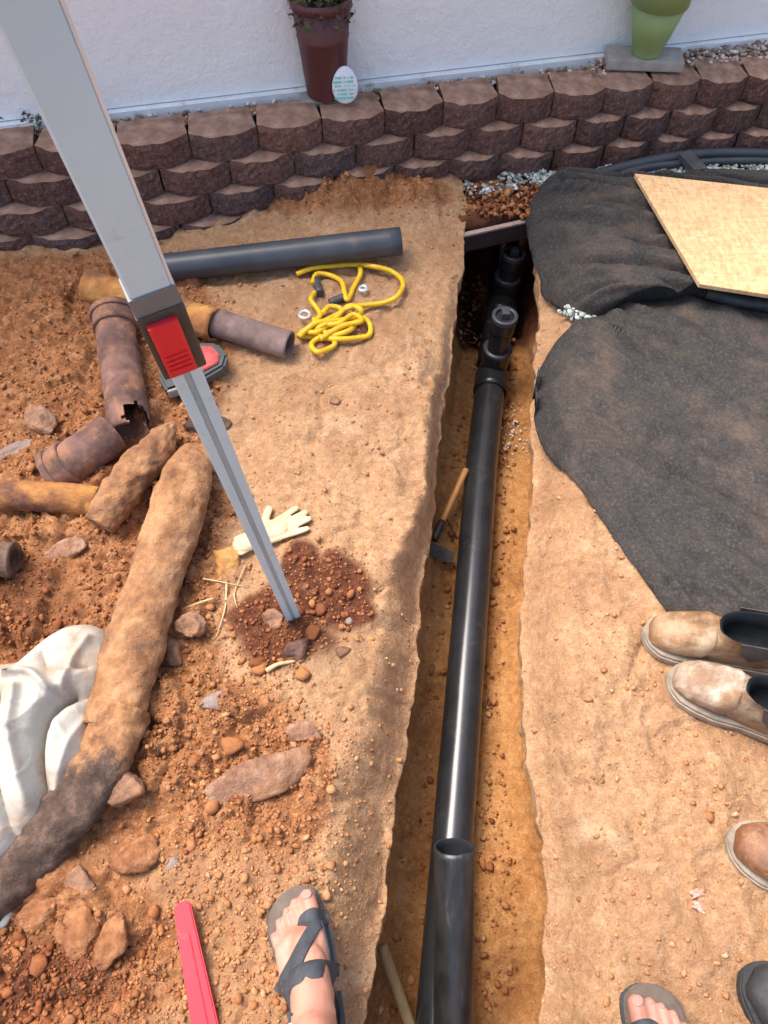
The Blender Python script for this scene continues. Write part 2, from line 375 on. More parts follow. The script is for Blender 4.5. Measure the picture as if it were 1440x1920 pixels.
M['alu'] = simple('silver_paint', [(0.3, (0.46, 0.655, 0.76)), (0.7, (0.52, 0.72, 0.82))], 6, 0.5, 0.05, 80, 0.0005, dirt=(0.34, 0.30, 0.23), dscale=14, drange=(0.58, 0.74))
M['alu_edge'] = simple('silver_edge', [(0.3, (0.62, 0.63, 0.62)), (0.7, (0.72, 0.73, 0.72))], 12, 0.35)
M['groove'] = simple('groove', [(0.3, (0.28, 0.38, 0.44)), (0.7, (0.34, 0.44, 0.50))], 12, 0.5)
M['housing'] = simple('dark_grey_plastic', [(0.3, (0.035, 0.035, 0.035)), (0.7, (0.06, 0.06, 0.058))], 12, 0.5, 0.2, 120, 0.0005)
M['collar'] = simple('slate_plastic', [(0.3, (0.12, 0.14, 0.155)), (0.7, (0.17, 0.19, 0.20))], 12, 0.45)
M['red'] = simple('red_plastic', [(0.3, (0.58, 0.010, 0.022)), (0.7, (0.68, 0.016, 0.03))], 8, 0.42, 0.05, 60, 0.0005)
M['red_paint'] = simple('red_paint', [(0.3, (0.46, 0.004, 0.018)), (0.7, (0.56, 0.008, 0.03))], 14, 0.6, 0.3, 50, 0.001, dirt=(0.28, 0.09, 0.05), dscale=30, drange=(0.62, 0.8))
M['red_worn'] = simple('worn_red', [(0.35, (0.36, 0.03, 0.03)), (0.6, (0.48, 0.10, 0.09)), (0.75, (0.55, 0.36, 0.32))], 30, 0.5, 0.3, 60, 0.001)
M['chrome'] = simple('chrome', [(0.3, (0.7, 0.7, 0.7)), (0.7, (0.85, 0.85, 0.85))], 10, 0.25, metal=0.7)
M['yellow'] = simple('yellow_cord', [(0.3, (0.62, 0.34, 0.006)), (0.7, (0.78, 0.50, 0.02))], 40, 0.5, 0.4, 300, 0.001, dirt=(0.42, 0.2, 0.05), dscale=22, drange=(0.6, 0.8))
M['rubber'] = simple('grey_rubber', [(0.3, (0.035, 0.035, 0.035)), (0.7, (0.08, 0.08, 0.08))], 20, 0.55)
M['glove'] = simple('cream_leather', [(0.3, (0.50, 0.35, 0.19)), (0.7, (0.64, 0.50, 0.31))], 25, 0.8, 0.5, 90, 0.002, dirt=(0.40, 0.23, 0.11), dscale=20, drange=(0.58, 0.78))
M['cloth'] = simple('white_cloth', [(0.3, (0.40, 0.37, 0.31)), (0.7, (0.50, 0.47, 0.41))], 6, 0.95, 0.5, 40, 0.004, dirt=(0.36, 0.22, 0.125), dscale=7, drange=(0.50, 0.72), spec=0.1)
M['pot_red'] = simple('maroon_pot', [(0.3, (0.085, 0.024, 0.024)), (0.7, (0.115, 0.034, 0.033))], 6, 0.5, 0.1, 50, 0.001, dirt=(0.17, 0.08, 0.06), dscale=9, drange=(0.55, 0.8))
M['pot_green'] = simple('green_pot', [(0.3, (0.20, 0.29, 0.11)), (0.7, (0.25, 0.35, 0.14))], 5, 0.45, 0.1, 50, 0.001)
M['leaf'] = simple('foliage', [(0.3, (0.035, 0.045, 0.018)), (0.55, (0.08, 0.075, 0.03)), (0.75, (0.16, 0.12, 0.05))], 30, 0.7, coord='Object')
M['concrete'] = simple('grey_concrete', [(0.3, (0.24, 0.22, 0.195)), (0.7, (0.40, 0.37, 0.33))], 20, 0.9, 0.6, 80, 0.003)
M['egg'] = simple('white_card', [(0.3, (0.72, 0.74, 0.76)), (0.7, (0.8, 0.82, 0.84))], 20, 0.5)
M['teal'] = simple('teal_print', [(0.3, (0.14, 0.55, 0.52)), (0.7, (0.24, 0.66, 0.62))], 30, 0.5)
M['board'] = simple('dark_board', [(0.3, (0.016, 0.008, 0.007)), (0.7, (0.04, 0.018, 0.015))], 12, 0.8, 0.5, 50, 0.003, stretch=(0.5, 3, 3))
M['board_edge'] = simple('board_edge', [(0.3, (0.24, 0.15, 0.12)), (0.7, (0.42, 0.30, 0.25))], 30, 0.8, 0.4, 60, 0.002)
M['wood'] = simple('orange_wood', [(0.3, (0.48, 0.20, 0.05)), (0.7, (0.68, 0.34, 0.11))], 12, 0.5, 0.2, 60, 0.001, stretch=(4, 1, 1))
M['wood_old'] = simple('old_wood', [(0.3, (0.23, 0.15, 0.065)), (0.7, (0.38, 0.26, 0.12))], 18, 0.8, 0.3, 60, 0.001, stretch=(4, 1, 1))
M['steel_dark'] = simple('dark_steel', [(0.3, (0.03, 0.026, 0.022)), (0.7, (0.085, 0.07, 0.055))], 20, 0.5, 0.3, 60, 0.001, metal=0.4)
def skin_material():
    m, N, L, b = nt('skin')
    c = ramp(N, L, tex(N, L, 14, 6, 0.6), [(0.3, (0.38, 0.15, 0.10)), (0.5, (0.50, 0.235, 0.16)), (0.7, (0.58, 0.30, 0.21))])
    L.new(c, b.inputs['Base Color']); b.inputs['Roughness'].default_value = 0.5
    b.inputs['Subsurface Weight'].default_value = 0.12; b.inputs['Subsurface Radius'].default_value = (0.01, 0.004, 0.002); b.inputs['Subsurface Scale'].default_value = 0.5
    bump(N, L, b, tex(N, L, 90, 6, 0.6), 0.5, 0.0025)
    return m
M['skin'] = skin_material()
M['nail'] = simple('nail', [(0.3, (0.46, 0.20, 0.15)), (0.7, (0.54, 0.26, 0.20))], 10, 0.5, spec=0.2)
M['strap'] = simple('strap', [(0.3, (0.030, 0.034, 0.040)), (0.7, (0.055, 0.060, 0.068))], 60, 0.75, 0.5, 260, 0.001)
M['sole'] = simple('brown_sole', [(0.3, (0.085, 0.062, 0.046)), (0.7, (0.16, 0.12, 0.09))], 30, 0.8, 0.4, 90, 0.001)
M['boot_tan'] = simple('tan_leather', [(0.35, (0.15, 0.075, 0.03)), (0.55, (0.30, 0.165, 0.075)), (0.75, (0.44, 0.30, 0.17))], 16, 0.75, 0.9, 40, 0.005, dirt=(0.42, 0.30, 0.19), dscale=9, drange=(0.46, 0.62))
M['boot_dusty'] = simple('dusty_leather', [(0.32, (0.17, 0.10, 0.055)), (0.5, (0.36, 0.27, 0.19)), (0.66, (0.56, 0.48, 0.39))], 22, 0.85, 0.9, 40, 0.005, dirt=(0.26, 0.14, 0.07), dscale=9, drange=(0.48, 0.62))
M['boot_brown'] = simple('brown_leather', [(0.3, (0.10, 0.04, 0.018)), (0.6, (0.25, 0.105, 0.045)), (0.8, (0.42, 0.22, 0.12))], 18, 0.42, 0.9, 36, 0.005, dirt=(0.42, 0.24, 0.13), dscale=12, drange=(0.5, 0.65))
M['boot_sole'] = simple('dusty_sole', [(0.3, (0.17, 0.13, 0.095)), (0.7, (0.38, 0.31, 0.235))], 24, 0.85, 0.5, 70, 0.002)
M['lining_bore_shade'] = simple('boot_lining_bore_shade', [(0.3, (0.012, 0.014, 0.017)), (0.7, (0.025, 0.028, 0.032))], 24, 0.95, spec=0.1)
M['elastic'] = simple('elastic', [(0.3, (0.06, 0.05, 0.045)), (0.7, (0.11, 0.09, 0.08))], 60, 0.85)
M['black'] = simple('black_rubber', [(0.3, (0.014, 0.015, 0.016)), (0.7, (0.04, 0.042, 0.044))], 60, 0.6, 0.5, 120, 0.002)
M['shirt'] = simple('grey_cotton', [(0.3, (0.16, 0.18, 0.21)), (0.7, (0.22, 0.24, 0.27))], 30, 0.9, 0.3, 90, 0.002)
M['shorts'] = simple('blue_denim', [(0.3, (0.05, 0.07, 0.11)), (0.7, (0.08, 0.11, 0.16))], 60, 0.9, 0.4, 160, 0.002)
M['hair'] = simple('brown_hair', [(0.3, (0.03, 0.018, 0.01)), (0.7, (0.07, 0.04, 0.022))], 60, 0.6, 0.6, 90, 0.004, stretch=(1, 1, 0.2))
M['straw'] = simple('dry_stem', [(0.3, (0.42, 0.28, 0.13)), (0.7, (0.62, 0.46, 0.26))], 40, 0.8)
M['pink'] = simple('pink_scrap', [(0.3, (0.62, 0.25, 0.2)), (0.7, (0.74, 0.4, 0.32))], 40, 0.7)

# ------------------------------------------------------------------ the ground: one sheet with the trench cut in it
LIPL = [(400, 874), (470, 868), (560, 861), (640, 850), (720, 838), (780, 826), (820, 822), (900, 824), (960, 812), (1020, 800), (1100, 790), (1200, 785), (1300, 776), (1400, 762), (1500, 747), (1600, 735), (1700, 722), (1800, 704), (1920, 684)]
LIPR = [(400, 1002), (470, 1002), (560, 1014), (640, 1008), (720, 1005), (800, 1015), (900, 1012), (1000, 1003), (1100, 996), (1200, 993), (1300, 998), (1400, 1008), (1500, 1022), (1600, 1045), (1700, 1052), (1800, 1044), (1920, 1034)]
LW = [(G(x, y).y, G(x, y).x) for y, x in LIPL]; RW = [(G(x, y).y, G(x, y).x) for y, x in LIPR]
DEPTH = 0.385
def lipL(y): return interp(LW, y) + 0.013 * fbm(np.asarray(y) * 9, 0.3 + 0 * np.asarray(y), s=3) + 0.010 * fbm(np.asarray(y) * 30, 5.3 + 0 * np.asarray(y), s=4)
def lipR(y): return interp(RW, y) + 0.013 * fbm(np.asarray(y) * 8, 3.3 + 0 * np.asarray(y), s=5) + 0.010 * fbm(np.asarray(y) * 28, 7.3 + 0 * np.asarray(y), s=6)
def blob(px, py, cx, cy, rx, ry, soft=0.5):
    d = np.sqrt(((px - cx) / rx) ** 2 + ((py - cy) / ry) ** 2); return 1 - ss(1 - soft, 1 + soft, d)
def masks(x, y):
    px, py = proj(x, y)
    nz = 60 * fbm(x * 6, y * 6, s=20)
    left = 1 - ss(370, 470, px + nz + 0.10 * (py - 600) * (py > 600) * 0 + np.where(py > 1250, -ss(1250, 1400, py) * 190, 0))
    left = left * ss(430, 520, py + 0.4 * nz)
    low = blob(px + nz, py, 90, 1790, 260, 190, 0.45)
    clay = np.clip(np.maximum(left * (1 - ss(1500, 1650, py + nz) * 0.55), low), 0, 1)
    clay = np.maximum(clay, 0.75 * blob(px + nz, py + nz, 420, 1420, 190, 150, 0.4))
    clay = np.maximum(clay, 0.9 * blob(px + nz, py, 670, 375, 190, 52, 0.5))
    dark = np.maximum(blob(px + nz * 1.3, py, 540, 1175, 95, 85, 0.5), blob(px + nz, py + nz * .7, 640, 1120, 60, 70, 0.6))
    dark = np.maximum(dark, 0.8 * blob(px + nz, py, 570, 1060, 50, 50, 0.5))
    dark = np.maximum(dark, 0.62 * blob(px + nz, py + nz, 60, 1840, 200, 110, 0.6))
    dark = np.maximum(dark, 0.55 * blob(px + nz, py + nz, 330, 1000, 60, 150, 0.6))
    dark = np.maximum(dark, 0.5 * blob(px + nz, py + nz, 60, 1150, 130, 160, 0.6))
    return clay, dark
def base_h(x, y):
    x = np.asarray(x, float); y = np.asarray(y, float)
    px, py = proj(x, y)
    clay, dark = masks(x, y)
    near = ss(12, 3, np.hypot(x, y))
    z = 0.012 * fbm(x * 3, y * 3, s=1) + 0.0065 * fbm(x * 13, y * 10, s=2, g=.6) + 0.0036 * fbm(x * 55, y * 55, s=9, o=3)
    rg = fbm(x * 9, y * 9, s=7, o=5, g=0.6)
    z = z + clay * (0.030 * rg + 0.011 * np.abs(fbm(x * 34, y * 34, s=8, o=3)) - 0.004)
    wx = x + 0.02 * fbm(x * 8, y * 8, s=61, o=2); wy = y + 0.02 * fbm(x * 8, y * 8, s=62, o=2)
    f1, f2, cid = worley(wx * 13, wy * 13, 5)
    z = z + clay * ((cid - 0.4) * 0.042 * (cid > 0.35) * ss(0.0, 0.22, f2 - f1) + 0.006 * ss(0, 0.15, f2 - f1))
    g1, g2, gid = worley(wx * 34, wy * 34, 9)
    z = z + np.maximum(clay, 0.15) * (gid * 0.015 * ss(0.0, 0.25, g2 - g1))
    k1, k2, kid = worley(wx * 6 + 0.2 * fbm(x * 20, y * 20, s=64), wy * 6, 15)      # trodden plates with cracks between
    pl = ss(-0.15, 0.15, fbm(x * 2.3, y * 2.3, s=65)) * (1 - clay)
    z = z - 0.007 * (1 - ss(0.0, 0.07, k2 - k1)) * pl + 0.012 * (kid - .5) * ss(0, .2, k2 - k1) * pl
    z = z + dark * (0.012 + 0.012 * np.abs(fbm(x * 40, y * 40, s=12, o=3)))
    z = z + (0.055 + 0.02 * fbm(x * 5, y * 5, s=16)) * blob(px + 40 * fbm(x * 8, y * 8, s=17), py, 680, 384, 180, 56, 0.95) + 0.022 * fbm(x * 22, y * 22, s=15) * blob(px, py, 700, 368, 190, 70, 0.6)
    z = z - 0.03 * ss(500, 200, px) * ss(620, 430, py) * ss(300, 380, py)
    ridge = (1 - np.abs(fbm(x * 5.5 + 0.3 * fbm(x * 3, y * 3, s=36), y * 4.5, s=35)) * 4).clip(-1, 1)
    z = z + 0.004 * ridge * (1 - clay) + 0.0035 * (1 - np.abs(fbm(x * 17, y * 15, s=37, o=3)) * 4).clip(-1, 1)
    z = z + (0.006 * fbm(x * 45, y * 45, s=38, o=3)) * clay
    # foot-worn ridges and scoops on the right bank
    rt = ss(1000, 1060, px) * ss(600, 800, py)
    z = z + rt * (0.024 * fbm(x * 7 + y * 3, y * 4 - x * 2, s=31, o=5, g=.6) - 0.012 * np.abs(fbm(x * 12, y * 8, s=33)))
    # banks roll over to the lips
    a = lipL(y) - x; wsh = 0.035 + 0.10 * ss(1.2, 0.25, y)
    wsh = wsh + 0.02 * fbm(y * 7, 0 * y, s=41)
    z = z - 0.105 * ss(1.9, 1.0, y) * (1 - ss(0, np.maximum(wsh, 0.01), a)) ** 1.5 * (a > -1) * (x < lipL(y) + 0.001)
    near_l = (1 - ss(0.0, 0.13, a)) * (a > -0.001) * ss(2.0, 1.2, y)
    c1, c2, cc = worley(x * 9, y * 7 + 3, 21)
    z = z - near_l * 0.045 * np.maximum(cc - 0.35, 0) * (1 - c1) ** 1.5 * 2
    b = x - lipR(y)
    z = z - 0.11 * ss(1.9, 1.2, y) * (1 - ss(0, 0.11 + 0.02 * fbm(y * 6, 0 * y + 2, s=42), b)) ** 1.6 * (x > lipR(y) - 0.001)
    return z * near
def gh(x, y): return float(base_h(np.array([x]), np.array([y]))[0])
def GG(px, py, off=0.0):
    p = G(px, py, 0); z = gh(p.x, p.y); p = G(px, py, z + off); return p
ys = np.concatenate([-np.geomspace(25, 0.75, 18), np.arange(-0.70, -0.1, 0.02), np.arange(-0.1, 2.3, 0.0062), np.geomspace(2.31, 2.7, 8), np.geomspace(3, 30, 10)])
uL = np.concatenate([[25, 14, 8, 5, 3.4, 2.6, 2.1, 1.8], np.linspace(1.6, 0.012, 235), [0.008, 0.004]])
NW, NF = 34, 36
Y = ys[:, None]; xl = lipL(ys)[:, None]; xr = lipR(ys)[:, None]
op = (ss(-1.9, -1.6, ys) * (1 - ss(2.42, 2.5, ys)))[:, None]         # how open the trench is
def flr(x, y): return -DEPTH + 0.020 * fbm(x * 9, y * 7, s=51) + 0.008 * fbm(x * 34, y * 34, s=52) + 0.006 * (worley(x * 30, y * 30, 53)[2] - .5) 
cols = []
XL = xl - uL[None, :]; ZL = base_h(XL, Y + 0 * XL)
zl0 = base_h(xl, Y)[:, 0:1]; zr0 = base_h(xr, Y)[:, 0:1]
tw = np.linspace(0, 1, NW)[None, :]
def wall(x0, z0, sign, sd):
    yy = Y + 0 * tw
    zb = flr(x0 + 0 * tw, yy)
    z = z0 + (zb - z0) * tw * op
    prof = 0.012 * np.sin(np.pi * tw) * -1 + 0.016 * fbm(yy * 6, tw * 3, s=sd) * np.minimum(tw * 6, 1) + 0.007 * fbm(yy * 30, tw * 14, s=sd + 1) * np.minimum(tw * 8, 1)
    if sign < 0: prof = prof - 0.055 * ss(0.1, 0.7, tw)
    x = x0 + sign * (prof + 0.035 * np.maximum(tw - 0.82, 0) / 0.18 * 0.6) * op
    return x, z
XWL, ZWL = wall(xl, zl0, 1, 61); XWR, ZWR = wall(xr, zr0, -1, 71)
tf = np.linspace(0, 1, NF)[None, 1:-1]
XF = XWL[:, -1:] + (XWR[:, -1:] - XWL[:, -1:]) * tf; zF = flr(XF, Y + 0 * XF)
ZF = np.where(op > 0, zl0 * (1 - op) + zF * op, zl0)
ZF = ZF - 0.012 * np.sin(np.pi * tf) * op - 0.20 * ss(1.80, 1.98, Y) * op * np.sin(np.pi * np.clip(tf * 1.0, 0.12, 0.88))
uR = uL[::-1] * np.where(uL[::-1] < 1.7, 0.95, 1)
XR = xr + uR[None, :]; ZR = base_h(XR, Y + 0 * XR)
X = np.concatenate([XL, XWL, XF, XWR[:, ::-1], XR], 1); Z = np.concatenate([ZL, ZWL, ZF, ZWR[:, ::-1], ZR], 1)
nr, nc = X.shape
YY = np.repeat(ys[:, None], nc, 1)
YY = YY + 0
clay, dark = masks(X, YY)
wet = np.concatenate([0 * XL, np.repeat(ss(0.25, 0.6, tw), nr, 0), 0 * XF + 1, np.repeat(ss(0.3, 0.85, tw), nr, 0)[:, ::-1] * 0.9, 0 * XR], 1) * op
clay = clay * (1 - wet); dark = dark * (1 - wet) + 1.0 * wet * ss(1.72, 1.9, YY)  # trench soil colour darkened at the far end to stand in for tunnel shade
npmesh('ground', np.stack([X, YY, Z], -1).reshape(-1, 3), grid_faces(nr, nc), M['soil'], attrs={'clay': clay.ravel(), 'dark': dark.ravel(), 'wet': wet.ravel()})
tag(bpy.data.objects['ground'], 'bare orange and tan clay ground cut by a narrow trench', kind='structure')

# ------------------------------------------------------------------ scattered crumbs
ICO = None
def ico(sd=1):
    bm = bmesh.new(); bmesh.ops.create_icosphere(bm, subdivisions=sd, radius=1)
    v = np.array([list(q.co) for q in bm.verts]); f = np.array([[w.index for w in q.verts] for q in bm.faces]); bm.free(); return v, f
IV1, IF1 = ico()
IV2, IF2 = ico(2)
def scatter(name, P, size, tone, mat, squash=0.7, sink=0.25, label=None, fine=False):
    IV, IF = (IV2, IF2) if fine else (IV1, IF1)
    n = len(P); nv = len(IV)
    sc = size[:, None] * RNG.uniform(0.65, 1.3, (n, 3)); sc[:, 2] *= squash
    pn = RNG.normal(size=(n, 10, 3)); pn /= np.linalg.norm(pn, axis=2)[..., None]; ph = RNG.uniform(0.5, 1.0, (n, 10))
    dt = np.einsum('vk,npk->nvp', IV, pn); rr_ = np.where(dt > 0.05, ph[:, None, :] / np.maximum(dt, 0.05), 9).min(2)
    V = IV[None] * np.clip(rr_, 0.3, 1.35)[..., None] * RNG.uniform(0.92, 1.08, (n, nv, 1)) * sc[:, None, :]
    a = RNG.uniform(0, 2 * np.pi, n); ca, sa = np.cos(a)[:, None], np.sin(a)[:, None]
    b = RNG.uniform(-.5, .5, n); cb, sb = np.cos(b)[:, None], np.sin(b)[:, None]
    x, y, z = V[..., 0], V[..., 1], V[..., 2]
    y, z = y * cb - z * sb, y * sb + z * cb
    x, y = x * ca - y * sa, x * sa + y * ca
    V = np.stack([x + P[:, 0:1], y + P[:, 1:2], z + P[:, 2:3] + size[:, None] * squash * (1 - 2 * sink)], -1)
    Fa = (IF[None] + (np.arange(n) * nv)[:, None, None]).reshape(-1, 3)
    o = npmesh(name, V.reshape(-1, 3), Fa, mat, smooth=False, attrs={'tone': np.repeat(tone, nv)})
    return tag(o, label, kind='stuff')
def sample_ground(n, weight, x0=-260, x1=1640, y0=330, y1=2080):
    px = RNG.uniform(x0, x1, n); py = RNG.uniform(y0, y1, n)
    dz = -cT + (960 - py) / F * sT; t = -H / dz
    x = (px - 720) / F * t; y = (sT + (960 - py) / F * cT) * t
    c, d = masks(x, y); w = weight(px, py, x, y, c, d)
    inside = (x > lipL(y) - 0.004) & (x < lipR(y) + 0.004)
    k = (RNG.uniform(0, 1, n) < w) & ~inside & (y < 2.05)
    return px[k], py[k], x[k], y[k], c[k], d[k]
px, py, x, y, c, d = sample_ground(130000, lambda px, py, x, y, c, d: 0.055 + 0.55 * c * ss(0.35, 0.6, vnoise(x * 7, y * 7, s=90) * .5 + .5 + .12) + 0.5 * d + 0.12 * blob(px, py, 470, 1560, 240, 260, .5) + 0.5 * blob(px, py, 700, 372, 170, 50, .5))
sz = np.exp(RNG.normal(math.log(0.0025), 0.5, len(x))); sz = np.clip(sz, 0.0015, 0.014)
tone = np.clip(RNG.normal(0.68, 0.10, len(x)) - 0.18 * c - 0.33 * d, 0, 1)
scatter('soil_crumbs', np.stack([x, y, base_h(x, y)], 1), sz, tone, M['clods'], label='loose crumbs of clay strewn over the ground')
px, py, x, y, c, d = sample_ground(5000, lambda px, py, x, y, c, d: 0.0008 + 0.07 * c * ss(0.45, 0.65, vnoise(x * 5, y * 5, s=91) * .5 + .5) + 0.18 * d + 0.12 * blob(px, py, 300, 1420, 110, 160, .4) + 0.2 * blob(px, py, 120, 1800, 200, 130, .4))
sz = np.clip(np.exp(RNG.normal(math.log(0.0085), 0.38, len(x))), 0.005, 0.02)
tone = np.clip(RNG.normal(0.5, 0.12, len(x)) - 0.05 * c - 0.25 * d, 0, 1)
scatter('clay_clods', np.stack([x, y, base_h(x, y)], 1), sz, tone, M['clods'], squash=0.6, fine=True, sink=0.38, label='lumps of red clay heaped on the left bank')
# crumbs on the trench floor
n = 1700; y = RNG.uniform(-.05, 2.2, n); t = RNG.uniform(0.03, 0.97, n) ; x = lipL(y) * (1 - t) + lipR(y) * t
scatter('trench_crumbs', np.stack([x, y, flr(x, y) - 0.01 * np.sin(np.pi * t)], 1), np.clip(np.exp(RNG.normal(math.log(0.0036), 0.5, n)), .002, .013), np.clip(RNG.normal(0.52, 0.16, n), 0, 1), M['clods'], label='crumbs of clay on the trench floor')
n = 60; q = [G(RNG.normal(962, 14), RNG.normal(815, 30), -DEPTH) for _ in range(n)]
scatter('white_grit', np.array([list(p) for p in q]), RNG.uniform(0.002, 0.005, n), RNG.uniform(0.8, 1, n), M['gravel_pale'], label='few white pebbles on the trench floor beside the pipe')

# ------------------------------------------------------------------ house wall
ZT = 0.24
B0 = G(200, 229, 0.21); B1 = G(1440, 84, 0.21)
hd = (B1 - B0).normalized(); hn = Vector((hd.y, -hd.x, 0))        # hn points to the camera
hA = B0 - hd * 4.0; hB = B1 + hd * 4.0
house = empty('house_wall', (B0 + B1) / 2 * 1.0, 'long white stucco house wall with a thin base ledge above the block wall', 'wall')
house.location.z = 0
def wall_slab(name, z0, z1, off, thick, mat, step=0.05, amp=0.0):
    L = (hB - hA).length; n = int(L / step) if amp else 2; m = max(2, int((z1 - z0) / step)) if amp else 2
    V = []; 
    for j in range(m):
        for i in range(n):
            p = hA + hd * (L * i / (n - 1)) + hn * off; V.append((p.x, p.y, z0 + (z1 - z0) * j / (m - 1)))
    V = np.array(V)
    if amp:
        dd = amp * fbm(V[:, 0] * 6, V[:, 2] * 6, V[:, 1] * 6, s=80); V[:, 0] += hn.x * dd; V[:, 1] += hn.y * dd
    k = len(V)
    Fa = [list(f) for f in grid_faces(m, n)]
    Bk = []
    for (a, zz) in ((hA, z0), (hB, z0), (hB, z1), (hA, z1)):
        p = a + hn * (off - thick); Bk.append((p.x, p.y, zz))
    V = np.vstack([V, np.array(Bk)])
    Fa += [[k, k + 3, k + 2, k + 1]]
    c0, c1, c2, c3 = 0, n - 1, m * n - 1, (m - 1) * n
    Fa += [[c0, c1, k + 1, k], [c3, k + 3, k + 2, c2], [c0, k, k + 3, c3], [c1, c2, k + 2, k + 1]]
    o = pymesh(name, V, Fa, mat, smooth=False); world_child(o, house); return o
wall_slab('stucco_face', 0.248, 2.05, 0.0, 0.15, M['stucco'], 0.05, 0.003)
wall_slab('base_ledge', 0.05, 0.245, 0.022, 0.16, M['trim'], 0.03, 0.003)

# ------------------------------------------------------------------ block retaining wall
J = [(-960, 296), (-780, 295), (-600, 293), (-420, 290), (-250, 288), (-90, 283), (62, 274), (215, 268), (352, 252), (480, 234), (602, 220), (720, 203), (832, 188), (935, 176), (1040, 173), (1140, 165), (1227, 152), (1317, 147), (1405, 142), (1490, 135), (1575, 128), (1665, 120), (1760, 112), (1855, 105), (1950, 98), (2050, 90), (2155, 82), (2260, 74)]
JW = [G(a, b, ZT) for a, b in J]
rw = empty('retaining_wall', (0, 2.1, 0), 'low curved retaining wall of stacked reddish brown concrete blocks', 'wall')
BH = 0.077
def block_mesh(seed):
    rnd = np.random.default_rng(seed)
    # unit block: x -0.5..0.5, y 0 (front joints) .. 1 (back), z 0..1 ; front facets come forward
    nx, nz, ny = 13, 6, 4
    def fy(x):
        ax = abs(x) * 2; return -0.030 if ax < 0.42 else -0.030 * (1 - (ax - 0.42) / 0.58)
    V = []; Fa = []
    xs_ = np.linspace(-0.5, 0.5, nx); zs_ = np.linspace(0, 1, nz)
    for k, zz in enumerate(zs_):
        for i, xx in enumerate(xs_):
            r = rnd.normal(0, 0.0019) - (0.003 if k in (0, nz - 1) else 0) * -1
            V.append((xx * .17, fy(xx) + r, (zz + (rnd.normal(0, .012) if k == nz - 1 or k == 0 else 0)) * .075))
    Fa += [list(f) for f in grid_faces(nz, nx)]
    # top surface rows going back
    base = len(V); ybs = [0.03, 0.06, 0.10]
    for yb in ybs:
        for xx in xs_: V.append((xx * .17 * (1 - 0.9 * yb), yb, .075 * (1.0 + rnd.normal(0, 0.012))))
    top0 = (nz - 1) * nx
    rows = [top0] + [base + r * nx for r in range(len(ybs))]
    for a, b in zip(rows[:-1], rows[1:]):
        for i in range(nx - 1): Fa.append([a + i, a + i + 1, b + i + 1, b + i])
    bb = len(V); V += [(-0.0774, 0.10, 0), (0.0774, 0.10, 0)]
    Fa.append([rows[-1]] + [rows[-1] + i for i in range(1, nx)] + [bb + 1, bb])
    Fa.append([k * nx for k in range(nz)][::-1] + [bb] + [r for r in rows[1:]][::-1])
    Fa.append([k * nx + nx - 1 for k in range(nz)] + [r + nx - 1 for r in rows[1:]] + [bb + 1])
    Fa.append([i for i in range(nx)] + [bb + 1, bb])
    me = bpy.data.meshes.new('brick'); me.from_pydata(V, [], Fa); me.update()
    bm = bmesh.new(); bm.from_mesh(me); bmesh.ops.recalc_face_normals(bm, faces=bm.faces); bm.to_mesh(me); bm.free()
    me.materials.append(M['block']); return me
BM = [block_mesh(100 + i) for i in range(7)]
def path_at(t):
    k = max(0, min(int(t), len(JW) - 2)); return JW[k].lerp(JW[k + 1], t - k)
bi = 0
for row in range(5):
    ztop = ZT - row * BH; shift = 0.5 * (row % 2) + (0.12 if row >= 2 else 0)
    for k in range(len(JW) - 2):
        a = path_at(k + shift); b = path_at(k + 1 + shift)
        w = (b - a).length * 0.985; mid = (a + b) / 2; ang = math.atan2(b.y - a.y, b.x - a.x)
        nrm = Vector((math.sin(ang), -math.cos(ang), 0))
        o = bpy.data.objects.new('brick', BM[(bi * 3 + row) % 7]); COL.objects.link(o); bi += 1
        mid = mid + nrm * (0.0225 * row + random.uniform(-.004, .004))
        o.location = (mid.x, mid.y - 2.1, ztop - BH + random.uniform(-.002, .002)); o.scale = (w / .17, 1, 1)
        o.rotation_euler = (random.uniform(-.015, .015), random.uniform(-.012, .012), ang + random.uniform(-.035, .035))
        o.parent = rw
# terrace fill behind the blocks
V = []
for i, p in enumerate(JW):
    q = p + Vector((0, 0.085, 0)); s_ = (q - hA).dot(hd); w_ = hA + hd * s_
    for t in np.linspace(0, 1, 5):
        r = q.lerp(Vector((w_.x, w_.y, ZT)) - hn * 0.05, float(t)); V.append((r.x, r.y, ZT - 0.022 + 0.004 * random.random()))
npmesh('terrace_soil', V, grid_faces(len(JW), 5)[:, ::-1], M['soil'], attrs={'clay': [0.3] * len(V), 'dark': [0.35] * len(V), 'wet': [0] * len(V)})
tag(bpy.data.objects['terrace_soil'], kind='structure')
# gravel on the terrace
P = []
while len(P) < 2600:
    t = random.uniform(1, len(JW) - 1.01); a = path_at(t); q = a + Vector((0, 0.075, 0)); s_ = (q - hA).dot(hd); w_ = hA + hd * s_
    u = random.random(); r = q.lerp(w_, u)
    gx, gy = proj(r.x, r.y, ZT)
    if random.random() < (1.0 if gx > 1120 else 0.45 if gx > 760 else 0.28): P.append((r.x, r.y, ZT - 0.016 + 0.012 * random.random() * (gx > 1100)))
P = np.array(P)
scatter('terrace_gravel', P, RNG.uniform(0.004, 0.010, len(P)), RNG.uniform(0.1, 1, len(P)), M['gravel_tan'], label='tan gravel between the block wall and the house')
